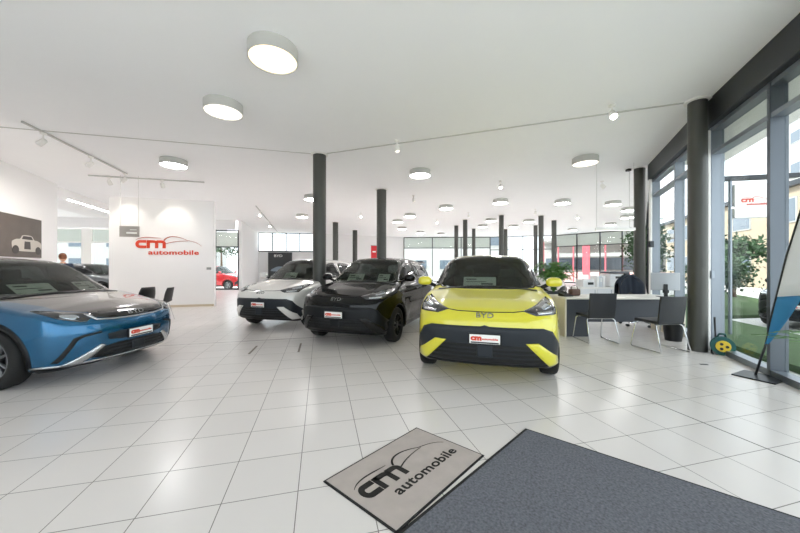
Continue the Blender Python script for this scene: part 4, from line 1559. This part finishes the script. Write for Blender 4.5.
t = thing('office_chair', 'dark swivel office chair with a rounded high back behind the desk', 'chair', (5.38, 7.02, 0), PI + .1)
for i in range(5):
    a = 2 * PI * i / 5 + .3
    e = (math.cos(a) * .30, math.sin(a) * .30)
    obj('base_arm', MB().tube([(0, 0, .11), (e[0], e[1], .085)], [.03, .018], 8), M['chrome'], t, smooth=50)
    obj('caster', MB().cyl((e[0], e[1] - .02, .03), .03, .04, 14, 'y'), M['black'], t, smooth=40)
obj('gas_lift', MB().cyl((0, 0, .10), .025, .34, 14), M['chrome'], t, smooth=40)
obj('seat', MB().box((0, 0, .47), (.50, .50, .09)), M['leather'], t, bevel=.035, seg=3)
bk = MB()
vs, fs = [], []
n1, n2 = 12, 10
for side in (0, 1):
    for j in range(n1 + 1):
        v = j / n1
        wv = .25 * (1 - .12 * v) * math.sqrt(max(.0, 1 - max(0, (v - .55) / .46) ** 2.2)) + .01
        for i in range(n2 + 1):
            u = i / n2 * 2 - 1
            vs.append((u * wv, -.24 - .06 * v + .05 * u * u + (-.035 if side else .035), .52 + .64 * v))
N = (n1 + 1) * (n2 + 1)
for s_ in (0, 1):
    for j in range(n1):
        for i in range(n2):
            a = s_ * N + j * (n2 + 1) + i; fs.append((a, a + 1, a + n2 + 2, a + n2 + 1))
ring = [i for i in range(n2 + 1)] + [j * (n2 + 1) + n2 for j in range(1, n1 + 1)] + [n1 * (n2 + 1) + i for i in range(n2 - 1, -1, -1)] + [j * (n2 + 1) for j in range(n1 - 1, 0, -1)]
for k_ in range(len(ring)):
    a, c = ring[k_], ring[(k_ + 1) % len(ring)]; fs.append((a, c, c + N, a + N))
bk.add(vs, fs)
obj('backrest', bk, M['leather'], t, smooth=60)
for s_ in (-1, 1):
    obj('armrest', MB().tube([(s_ * .25, -.05, .46), (s_ * .29, -.05, .66), (s_ * .29, .15, .68)], .02, 8), M['black'], t, smooth=50)
# jacket hung over the chair back
jk = MB()
vs, fs = [], []
N1, N2 = 16, 18
for j in range(N1 + 1):
    v = j / N1
    for i in range(N2 + 1):
        u = i / N2 * 2 - 1
        ang = PI * v
        wv = .275 * (1 - .10 * abs(math.cos(ang)) ** 2) + .02
        top = 1.205 - .20 * abs(u) ** 2.3
        drop = .44 * abs(math.cos(ang)) ** 3 + .03 * math.sin(u * 9 + v * 4) * abs(math.cos(ang))
        y = -.295 - math.cos(ang) * .085 + .05 * u * u + .008 * math.sin(u * 14)
        vs.append((u * wv, y, top - drop))
for j in range(N1):
    for i in range(N2):
        a = j * (N2 + 1) + i; fs.append((a, a + 1, a + N2 + 2, a + N2 + 1))
jk.add(vs, fs)
o = obj('jacket', jk, mat('navy_jacket', '151d2a', .9), None, smooth=True)
so = o.modifiers.new('thickness', 'SOLIDIFY'); so.thickness = .012; so.offset = 1
t.scale = (1.15, 1.05, .94)
o.location = t.location; o.rotation_euler = t.rotation_euler; o.scale = t.scale
tag(o, 'dark navy jacket draped over the back of the office chair', 'jacket')

# monitor seen from behind
t = thing('computer_monitor', 'silver backed computer monitor on the desk beside the nearest column', 'monitor', (5.14, 6.05, .739), math.radians(-20))
obj('screen_back', MB().box((0, 0, .30), (.46, .035, .34)), mat('monitor_silver', 'a9acb0', .35, .5), t, bevel=.01)
obj('screen', MB().box((0, .020, .30), (.44, .006, .31)), M['blackg'], t)
obj('neck', MB().box((0, -.03, .13), (.06, .03, .24)).box((0, -.03, .11), (.10, .02, .06)), M['black'], t, bevel=.006)
obj('foot', MB().box((0, 0, .006), (.24, .18, .012)), M['black'], t, bevel=.004)
# things on the left end of the desk
t = thing('telephone', 'black desk telephone on the left end of the desk', 'telephone', (3.30, 6.22, .739), .3)
obj('base', MB().prism([(-.09, 0), (.09, 0), (.09, .07), (-.09, .02)], -.1, .1, lambda u, v, w: (w, u, v)), M['black'], t, bevel=.006)
obj('handset', MB().tube([(-.08, -.09, .075), (-.08, -.05, .085), (-.08, .05, .10), (-.08, .09, .10)], [.026, .018, .018, .026], 10), M['black'], t, smooth=50)
t = thing('desk_bag', 'small brown leather bag on the desk next to the telephone', 'bag', (3.52, 6.30, .739), .2)
obj('pouch', MB().box((0, 0, .07), (.22, .12, .14)), mat('brown_leather', '5a4032', .5), t, bevel=.035, seg=3)
obj('strap', MB().tube([(-.08, 0, .13), (-.06, 0, .19), (0, 0, .21), (.06, 0, .19), (.08, 0, .13)], .008, 8), mat('brown_leather_strap', '4a3428', .5), t, smooth=60)

# back counter with office machines
t = thing('low_cabinet', 'long low white cabinet carrying the printers behind the desk', 'cabinet', (5.75, 9.0, 0), math.radians(6))
obj('carcass', MB().box((0, 0, .36), (1.5, .42, .72)), M['white'], t, bevel=.004)
obj('cabinet_top', MB().box((0, 0, .735), (1.54, .45, .03)), M['white'], t, bevel=.004)
for x in (-.5, 0, .5):
    d_ = obj('door', MB().box((x, -.218, .37), (.47, .016, .66)), mat('cabinet_door', 'dfe0e2', .45), t, bevel=.003)
    obj('handle', MB().tube([(x + .18, -.232, .55), (x + .18, -.24, .56), (x + .18, -.24, .66), (x + .18, -.232, .67)], .006, 6), M['alu'], d_)
t = thing('printer', 'large white multifunction printer on the cabinet at its right end', 'printer', (6.2, 9.03, .75), math.radians(6))
obj('housing', MB().box((0, 0, .19), (.58, .40, .36)), mat('printer_white', 'e4e5e7', .4), t, bevel=.015)
obj('scanner_lid', MB().box((0, 0, .41), (.60, .42, .06)), mat('printer_grey', '5b5f66', .45), t, bevel=.012)
obj('paper_slot', MB().box((.05, -.2, .27), (.36, .02, .06)), M['black'], t)
obj('control_panel', MB().box((.2, -.215, .36), (.16, .05, .05)), M['black'], t, bevel=.006)
t = thing('desktop_printer', 'small white desktop printer on the left end of the cabinet', 'printer', (5.30, 8.94, .75), math.radians(6))
obj('housing', MB().box((0, 0, .11), (.36, .32, .22)), mat('printer_white_small', 'e8e8e8', .4), t, bevel=.02)
obj('output_tray', MB().box((.05, -.165, .10), (.16, .02, .07)), M['black'], t)
for i, (c_, lab) in enumerate((('eceded', 'white ring binder standing left on the cabinet beside the small printer'), ('d4d9df', 'pale grey ring binder in the middle of the three on the cabinet'), ('f2f2f2', 'white ring binder nearest the large printer on the cabinet'))):
    t = thing('ring_binder', lab, 'binder', (5.60 + i * .09, 8.98 + i * .01, .75), math.radians(6), 'ring binders on the cabinet')
    obj('cover', MB().box((0, 0, .155), (.075, .28, .31)), mat('binder_%d' % i, c_, .5), t, bevel=.004)
    obj('spine_label', MB().box((0, -.142, .2), (.045, .003, .12)), M['paper'], t)

# bin under the desk, by the column
t = thing('waste_bin', 'black waste bin on the floor below the right end of the desk', 'bin', (4.92, 5.62, 0))
obj('bucket', MB().lathe([(.12, 0), (.15, .30), (.142, .30), (.115, .015), (0, .015)], n=24, cap=False), M['black'], t, smooth=40)
obj('rim', MB().lathe([(.142, .29), (.156, .29), (.156, .31), (.142, .31), (.142, .29)], n=24, cap=False), M['black'], t, smooth=40)


def fern(loc, label, n=34, R=.46, h=.62, pot_h=.74, pot_r=.17, up=.5, seed=1, name='potted_fern', tall=False):
    rr = random.Random(seed)
    t = thing(name, label, 'plant', loc)
    obj('planter', MB().lathe([(pot_r * .8, 0), (pot_r, pot_h), (pot_r - .015, pot_h), (pot_r - .02, pot_h - .05), (0, pot_h - .05)], n=28, cap=False), M['pot'], t, smooth=35)
    obj('soil', MB().lathe([(0, pot_h - .049), (pot_r - .021, pot_h - .045), (pot_r - .021, pot_h - .06)], n=20, cap=False), M['soil'], t)
    f = MB(); st = MB()
    for i in range(n):
        a = 2 * PI * i / n * 2.4 + rr.uniform(-.2, .2)
        L = R * rr.uniform(.7, 1.1); hh = h * rr.uniform(.5, 1.0)
        pts = []
        for j in range(9):
            s_ = j / 8
            rad = L * s_
            z = pot_h - .03 + hh * (1.9 * s_ - 1.45 * s_ * s_ * (1 if rr else 1))
            pts.append(Vector((math.cos(a) * rad, math.sin(a) * rad, z)))
        st.tube(pts, [.006 - .0005 * j for j in range(9)], 5)
        side = Vector((-math.sin(a), math.cos(a), 0))
        for j in range(1, 17):
            s_ = j / 17; q = s_ * 8; i0 = int(q); p_ = pts[i0].lerp(pts[min(8, i0 + 1)], q - i0)
            t_ = (pts[min(8, i0 + 1)] - pts[i0]).normalized()
            ll = .13 * math.sin(PI * (s_ * .85 + .12)) * (1.2 if tall else 1)
            for sg in (-1, 1):
                d_ = (side * sg * .9 + t_ * .55 + Vector((0, 0, -.12 + rr.uniform(-.15, .15)))).normalized()
                w_ = t_ * .012
                f.add([p_ - w_, p_ + w_, p_ + d_ * ll * .6 + w_ * 1.1, p_ + d_ * ll, p_ + d_ * ll * .6 - w_ * .9], [(0, 1, 2, 3, 4)])
    obj('stem', st, M['leaf'], t)
    o = obj('foliage', f, M['leaf'], t)
    return t


fern((3.52, 7.15, 0), 'bushy green fern in a tall dark planter between the yellow car and the desk', n=48, R=.5, h=1.15, pot_h=.76, seed=3)
# palm by the window, only a frond tip reaches the picture
fern((4.12, 2.72, 0), 'green potted palm by the right window, frond tip at the picture edge', n=9, R=.75, h=.42, pot_h=.5, pot_r=.16, seed=9, name='potted_palm', tall=True)

# pipes, cable, reel
p = at(648, 168, 8.05)
t = thing('wall_pipe', 'white vertical pipe beside the column behind the office chair', 'pipe', (6.42, 8.0, 0))
obj('tube', MB().cyl((0, 0, 0), .035, CEIL, 16), M['white'], t, smooth=40)
obj('bracket', MB().box((0, -.03, 1.9), (.10, .05, .16)), M['dkalu'], t, bevel=.006)
t = thing('wall_pipe', 'white vertical pipe between the nearest column and the window frame', 'pipe', (4.93, 5.0, 0))
obj('tube', MB().cyl((0, 0, 0), .035, 3.5, 16), M['white'], t, smooth=40)
obj('bracket', MB().box((.03, -.02, 1.2), (.05, .08, .12)), M['alu'], t, bevel=.006)
o = obj('floor_cable', MB().tube([(4.84, 4.80, .55), (4.845, 4.79, .22), (4.87, 4.76, .07), (4.92, 4.70, .012), (4.97, 4.62, .010)], .012, 8), M['black'], None, smooth=True)
tag(o, 'black cable running down the nearest column onto the floor', 'cable')
o = obj('floor_outlet', MB().box((0, 0, .003), (.09, .03, .006)), M['dkalu'], None)
p = ground(704, 364.6); o.location = (p.x, p.y, 0); o.rotation_euler = (0, 0, -.2)
tag(o, 'small dark floor outlet slot in the tiles before the nearest column', 'outlet')
for px, py, px2, py2, lab in ((249, 354, 257, 346, 'left dark floor slot in the tiles before the white car'), (298.5, 352, 301, 343.5, 'right dark floor slot in the tiles before the black car')):
    a_, b_ = ground(px, py), ground(px2, py2)
    d_ = b_ - a_
    o = obj('floor_slot', MB().box((0, 0, .002), (d_.length, .03, .004)), mat('slot_brown', '6d6258', .6), None)
    o.location = (a_ + b_) / 2; o.rotation_euler = (0, 0, math.atan2(d_.y, d_.x)); tag(o, lab, 'floor slot', 'floor slots in the tiles')

t = thing('cable_reel', 'green cable reel with yellow hub on the floor by the window', 'cable reel', (4.86, 4.70, .135), math.radians(-38))
gm = mat('reel_green', '1f5a58', .45); ym = mat('reel_yellow', 'e3c43a', .45)
obj('drum', MB().lathe([(.10, -.05), (.135, -.05), (.135, -.042), (.09, -.035), (.09, .035), (.135, .042), (.135, .05), (.10, .05)], n=32, axis='y', cap=True), gm, t, smooth=35)
obj('hub', MB().lathe([(0, .05), (.085, .05), (.08, .066), (0, .07)], n=28, axis='y', cap=False), ym, t, smooth=35)
sk = MB()
for a in (0, 2.1, 4.2): sk.cyl((.04 * math.cos(a), -.066, .04 * math.sin(a)), .02, .008, 14, 'y')
obj('socket', sk, M['dkalu'], t)
obj('cord', MB().lathe([(.09, -.033), (.122, -.03), (.125, 0), (.122, .03), (.09, .033)], n=32, axis='y', cap=False), M['black'], t, smooth=60)
obj('stand', MB().tube([(-.11, -.07, -.122), (-.11, .08, -.122), (-.09, .07, .02), (-.03, .07, .16), (.03, .07, .16), (.09, .07, .02), (.11, .08, -.122), (.11, -.07, -.122)], .012, 8), M['black'], t, smooth=60)
obj('handle', MB().tube([(-.04, .06, .14), (-.03, .02, .175), (.03, .02, .175), (.04, .06, .14)], .013, 8), gm, t, smooth=60)

# feather flag
FD = Vector((-.393, -.92, 0)); FO = Vector((4.33, 3.80, 0))
fl = lambda s_, z, o_=0.: FO + FD * s_ + Vector((-.92, .393, 0)) * o_ + Vector((0, 0, z))
t = thing('feather_flag', 'blue and white feather flag on a black base plate by the window', 'flag', FO)
rel = lambda *a: fl(*a) - FO
obj('base_plate', MB().box((-.03, -.06, .008), (.36, .36, .014), math.radians(25)), M['dkalu'], t, bevel=.003)
PP = [(0, .01), (.09, .22), (.19, .43), (.28, .74), (.40, 1.10), (.52, 1.45), (.72, 1.92), (.90, 2.35), (1.06, 2.62), (1.25, 2.74), (1.42, 2.66)]
obj('pole', MB().tube([rel(a_, b_, .0) for a_, b_ in PP], [.012] * 3 + [.014] * 5 + [.01, .008, .006], 8), M['dkalu'], t, smooth=60)
edge = PP[2:]
low = [(.20, .43), (.55, .80), (.85, 1.15), (1.05, 1.50), (1.2, 1.80), (1.3, 2.10), (1.38, 2.35), (1.42, 2.52), (1.42, 2.66)]


def cloth(k0, k1, n=16):
    vs, fs = [], []
    nn = 10
    ii = np.linspace(k0, k1, n)
    for q in ii:
        a_ = Vector((np.interp(q, range(9), [e[0] for e in edge]), np.interp(q, range(9), [e[1] for e in edge])))
        b_ = Vector((np.interp(q, range(9), [e[0] for e in low]), np.interp(q, range(9), [e[1] for e in low])))
        for j in range(nn + 1):
            p_ = a_.lerp(b_, j / nn)
            vs.append(rel(p_.x, p_.y, .02 * math.sin(j / nn * 5 + q) * j / nn + .004))
    for i in range(n - 1):
        for j in range(nn):
            a_ = i * (nn + 1) + j; fs.append((a_, a_ + 1, a_ + nn + 2, a_ + nn + 1))
    return MB().add(vs, fs)


for nm, k0, k1, c_ in (('lower_cloth', 0, 1.7, '2e7fb4'), ('upper_cloth', 1.7, 8, 'e3e8ee')):
    o = obj(nm, cloth(k0, k1), mat('flag_' + nm, c_, .8), t, smooth=True)
    so = o.modifiers.new('thickness', 'SOLIDIFY'); so.thickness = .003; so.offset = 0

# shell chairs behind the blue car
def shell_chair(loc, rz, label):
    t = thing('shell_chair', label, 'chair', loc, rz, 'black shell chairs behind the blue car')
    vs, fs = [], []
    n1, n2 = 14, 10
    prof = [(.22, .455), (.15, .445), (.02, .435), (-.12, .44), (-.19, .48), (-.215, .58), (-.235, .70), (-.265, .82)]
    for j in range(n1 + 1):
        q = j / n1 * (len(prof) - 1)
        y = np.interp(q, range(len(prof)), [p[0] for p in prof]); z = np.interp(q, range(len(prof)), [p[1] for p in prof])
        w = .22 * (1 - .22 * max(0, (j / n1 - .75) / .25) ** 2)
        for i in range(n2 + 1):
            u = i / n2 * 2 - 1
            back = min(1, max(0, (j / n1 - .45) / .2))
            vs.append((u * w, y + .06 * u * u * back, z + .035 * u * u * (1 - back)))
    for j in range(n1):
        for i in range(n2):
            a = j * (n2 + 1) + i; fs.append((a, a + 1, a + n2 + 2, a + n2 + 1))
    o = obj('seat_shell', MB().add(vs, fs), M['black'], t, smooth=True)
    so = o.modifiers.new('thickness', 'SOLIDIFY'); so.thickness = .012
    for sx in (-1, 1):
        for sy in (-1, 1):
            obj('leg', MB().tube([(sx * .12, sy * .11, .435), (sx * .21, sy * .2, .0)], [.012, .01], 8), M['chrome'], t, smooth=60)
    return t


shell_chair((-5.82, 7.6, 0), math.radians(105), 'black shell chair, right one behind the nose of the blue car')
shell_chair((-6.42, 7.75, 0), math.radians(80), 'black shell chair, left one behind the bonnet of the blue car')

# ------------------------------------------------------------------ person standing in the passage beside the logo wall
def person(loc, rz, label):
    t = thing('person', label, 'person', loc, rz)
    V = [(0, 0, .92), (0, .01, 1.10), (0, 0, 1.30), (0, 0, 1.41), (0, -.01, 1.49),
         (.17, 0, 1.37), (.215, .02, 1.11), (.22, -.05, .88), (-.17, 0, 1.37), (-.215, .02, 1.11), (-.22, -.05, .88),
         (.09, 0, .86), (.10, -.01, .48), (.11, .02, .09), (.115, -.12, .035), (-.09, 0, .86), (-.10, -.01, .48), (-.11, .02, .09), (-.115, -.12, .035)]
    E = [(0, 1), (1, 2), (2, 3), (3, 4), (2, 5), (5, 6), (6, 7), (2, 8), (8, 9), (9, 10), (0, 11), (11, 12), (12, 13), (13, 14), (0, 15), (15, 16), (16, 17), (17, 18)]
    Rr = [(.15, .11), (.13, .10), (.16, .11), (.075, .07), (.05, .05), (.062, .062), (.045, .045), (.032, .032), (.062, .062), (.045, .045), (.032, .032), (.085, .09), (.06, .06), (.042, .045), (.04, .03), (.085, .09), (.06, .06), (.042, .045), (.04, .03)]
    def skin(name, idx, m, grow=0., root=0):
        mp = {k: i for i, k in enumerate(idx)}
        me = bpy.data.meshes.new(name)
        me.from_pydata([V[i] for i in idx], [(mp[a], mp[b]) for a, b in E if a in mp and b in mp], [])
        o = bpy.data.objects.new(name, me); COL.objects.link(o); o.parent = t
        s_ = o.modifiers.new('skin', 'SKIN'); s_.use_smooth_shade = True
        for i, k in enumerate(idx):
            me.skin_vertices[0].data[i].radius = (Rr[k][0] + grow, Rr[k][1] + grow)
        me.skin_vertices[0].data[root].use_root = True
        b = o.modifiers.new('subsurf', 'SUBSURF'); b.levels = 2; b.render_levels = 2
        me.materials.append(m)
        return o
    body = skin('body', list(range(19)), M['skin'])
    skin('jumper', [0, 1, 2, 3, 5, 6, 7, 8, 9, 10], M['shirt'], .012)
    skin('trousers', [0, 11, 12, 13, 15, 16, 17], M['trousers'], .010)
    hd = MB().sphere((0, -.01, 1.60), (.078, .098, .118), 20, 14)
    hd.sphere((0, -.108, 1.585), (.014, .02, .022), 8, 6)
    for s_ in (-1, 1): hd.sphere((s_ * .078, 0, 1.59), (.012, .022, .032), 8, 6)
    obj('head', hd, M['skin'], body, smooth=True)
    fc = MB()
    for s_ in (-1, 1): fc.sphere((s_ * .03, -.098, 1.61), (.011, .008, .007), 8, 6)
    fc.sphere((0, -.098, 1.545), (.022, .008, .006), 8, 6)
    obj('face', fc, mat('face_detail', '5a3a34', .5), body)
    hr = MB().sphere((0, .012, 1.628), (.088, .104, .108), 18, 12)
    hr.v = [(p[0], max(p[1], -.075 if p[2] > 1.66 else .0), max(p[2], 1.55)) for p in hr.v]
    obj('hair', hr, M['hair'], body, smooth=True)
    for s_ in (-1, 1):
        h_ = MB().sphere((s_ * .222, -.07, .83), (.018, .04, .05), 10, 8)
        for k_ in range(4):
            y_ = -.10 + k_ * .02
            h_.tube([(s_ * .222, y_, .80), (s_ * .218, y_ - .004, .765), (s_ * .208, y_ - .004, .735 - .006 * (k_ in (1, 2)))], [.0095, .009, .007], 7)
        h_.tube([(s_ * .222, -.105, .85), (s_ * .215, -.13, .815), (s_ * .208, -.135, .79)], [.011, .010, .008], 7)
        obj('hand', h_, M['skin'], body, smooth=True)
        obj('shoe', MB().sphere((s_ * .112, -.055, .038), (.05, .135, .042), 14, 10), M['black'], t, smooth=True)
    return t


person((-10.05, 9.3, 0), math.radians(215), 'person with brown hair in dark clothes behind the blue car roof')

# ------------------------------------------------------------------ outside
o = struct('ground', MB().box((0, 20, -.2), (160, 140, .1)), M['asphalt'])
o = obj('lawn', MB().prism([(5.4, 4.0), (7.4, 3.6), (8.7, 8.7), (12.8, 9.4), (18, 17.5), (11, 14), (7.6, 9.2), (6.1, 6.2)], -.15, -.05), M['dkgrass'])
tag(o, 'strip of green grass outside the right window', 'grass', kind='stuff')


def block(name, label, p0, p1, depth, h, m, floors, cols, base=None):
    a, b = Vector(p0), Vector(p1); d = (b - a); L = d.length; rz = math.atan2(d.y, d.x)
    t = thing(name, label, 'building', (a.x, a.y, -.15), rz)
    w = obj('wall', MB().box((L / 2, depth / 2, h / 2), (L, depth, h)), m, t)
    obj('roof', MB().box((L / 2, depth / 2, h + .15), (L + .6, depth + .6, .3)), M['dkalu'], t)
    for f in range(floors):
        for c in range(cols):
            x = (c + .5) * L / cols; z = 1.0 + f * (h / floors)
            wn = obj('window', MB().box((x, -.03, z + .75), (L / cols * .5, .08, 1.5)), M['pale'], w)
            obj('window_glass', MB().box((x, -.075, z + .75), (L / cols * .5 - .16, .02, 1.34)), M['winext'], wn)
    return t


block('apartment_block', 'tan apartment block across the street beyond the right windows', (34, 44), (19.5, 9.5), 8, 6.2, M['tan'], 2, 9)
block('apartment_block', 'pale apartment block beyond the bay windows at the far left', (-46, 34), (-24, 38), 8, 8, M['pale'], 3, 6)
block('office_block', 'white building beyond the far blinds in the middle of the picture', (-6, 48), (16, 46), 8, 7, M['pale'], 2, 6)
block('tower_block', 'pale tall building far behind the tan apartment block', (52, 44), (37, 14), 8, 20, M['pale'], 5, 9)
# red-framed pavilion seen through the back right windows
a_, b_ = Vector((14.5, 31.5)), Vector((24, 27.0)); d_ = b_ - a_
t = thing('red_pavilion', 'glazed pavilion with red posts behind the far right windows', 'building', (a_.x, a_.y, -.15), math.atan2(d_.y, d_.x))
Lp = d_.length
obj('back_wall', MB().box((Lp / 2, 3, 2.0), (Lp, .2, 4.0)), M['pale'], t)
obj('roof', MB().box((Lp / 2, 1.5, 4.15), (Lp + .4, 3.6, .3)), M['pale'], t)
obj('floor_beam', MB().box((Lp / 2, .05, 2.6), (Lp, .12, .35)), M['pale'], t)
obj('parapet', MB().box((Lp / 2, .05, .5), (Lp, .12, .9)), mat('pink_panel', 'e6b9b6', .6), t)
obj('window_band', MB().box((Lp / 2, 2.88, 1.75), (Lp - .4, .06, 1.2)), M['winext'], t)
for i in range(9): obj('post', MB().box((i * Lp / 8, 0, 2.05), (.10, .12, 4.1)), M['roofred'], t)
obj('red_panel', MB().box((3.7, .02, 2.3), (.6, .1, 3.2)), M['roofred'], t)


def tree(name, label, loc, h, r, seed, n=1500, trunk=True, m=None, cat='tree'):
    rr = np.random.default_rng(seed)
    t = thing(name, label, cat, loc)
    obj('trunk', MB().tube([(0, 0, 0), (.05, .02, h * .3), (0, .05, h * .62)], [.09 * h / 4, .07 * h / 4, .03 * h / 4], 8), M['bark'], t, smooth=60)
    f = MB()
    blobs = rr.normal(0, .42, (9, 3)) * np.array([r, r, h * .26]) + np.array([0, 0, h * (.62 if trunk else .5)])
    for i in range(n):
        c = blobs[i % 9] + rr.normal(0, .26, 3) * np.array([r, r, h * .2])
        if c[2] < .1: c[2] = .1 + rr.random() * .3
        u = rr.normal(0, 1, 3); u /= np.linalg.norm(u); v = np.cross(u, rr.normal(0, 1, 3)); v /= np.linalg.norm(v)
        s_ = .045 + .05 * rr.random() * h / 4 + (.03 if h > 3 else 0)
        f.add([c - u * s_, c + v * s_ * .55, c + u * s_, c - v * s_ * .55], [(0, 1, 2, 3)])
    obj('foliage', f, m or M['leafdk'], t)
    return t


tree('bush', 'dark green bush outside on the grass beyond the right window', (10.7, 10.4, -.05), 2.3, .9, 5, 2200, False, cat='bush')
tree('street_tree', 'leafy tree outside on the street side beyond the right window', (13.2, 16.4, -.15), 4.2, 1.2, 6, 2600)
tree('street_tree', 'tree outside behind the flag banner near the parked black car', (15.2, 14.2, -.05), 3.6, 1.1, 7, 1800)
tree('street_tree', 'bare looking tree outside the window right of the logo wall', (-15.5, 27, -.15), 5, 1.4, 8, 900)

# white dealer sign under a canopy outside the right window
p = at(751.5, 201, 6.3)
t = thing('outdoor_sign', 'white dealer sign outside above the street, seen through the right window', 'sign', (p.x, p.y, p.z), math.radians(-12))
obj('board', MB().box((0, 0, 0), (.62, .08, .68)), M['white'], t, bevel=.005)
logo(t, lambda u, v, w: (-.20 + u * .17, -.041 - w, v * .20 - .03), M['redsign'], M['redsign'], .006)
obj('post', MB().cyl((-.36, 0, -p.z - .05), .03, p.z + .55, 12), M['alu'], t, smooth=40)
obj('canopy_arm', MB().box((0, 0, .47), (1.5, .12, .09)), M['dkalu'], t, bevel=.006)

# ------------------------------------------------------------------ light and camera
w = bpy.data.worlds.new('overcast_sky'); SC.world = w; w.use_nodes = True
nt = w.node_tree
bg = nt.nodes['Background']
bg.inputs[0].default_value = (.92, .95, 1.03, 1); bg.inputs[1].default_value = 1.8
sl = bpy.data.lights.new('sun', 'SUN'); sl.energy = 4.5; sl.angle = .03; sl.color = (1, .97, .93)
so_ = bpy.data.objects.new('sun', sl); COL.objects.link(so_); so_.rotation_euler = Vector((.80, .10, -.75)).to_track_quat('-Z', 'Y').to_euler()

cam = bpy.data.cameras.new('camera')
cam.sensor_width = 36; cam.lens = F / 800 * 36; cam.clip_start = .02; cam.clip_end = 400
co = bpy.data.objects.new('camera', cam); COL.objects.link(co)
co.location = (0, 0, H); co.rotation_euler = (PI / 2, 0, 0)
SC.camera = co
vs_ = SC.view_settings
vs_.view_transform = 'Standard'; vs_.look = 'None'; vs_.gamma = 1; vs_.use_curve_mapping = False
vs_.exposure = 0.93
SC.cycles.max_bounces = 14; SC.cycles.transparent_max_bounces = 16; SC.cycles.diffuse_bounces = 12
SC.cycles.use_denoising = True
SC.cycles.sample_clamp_indirect = 6
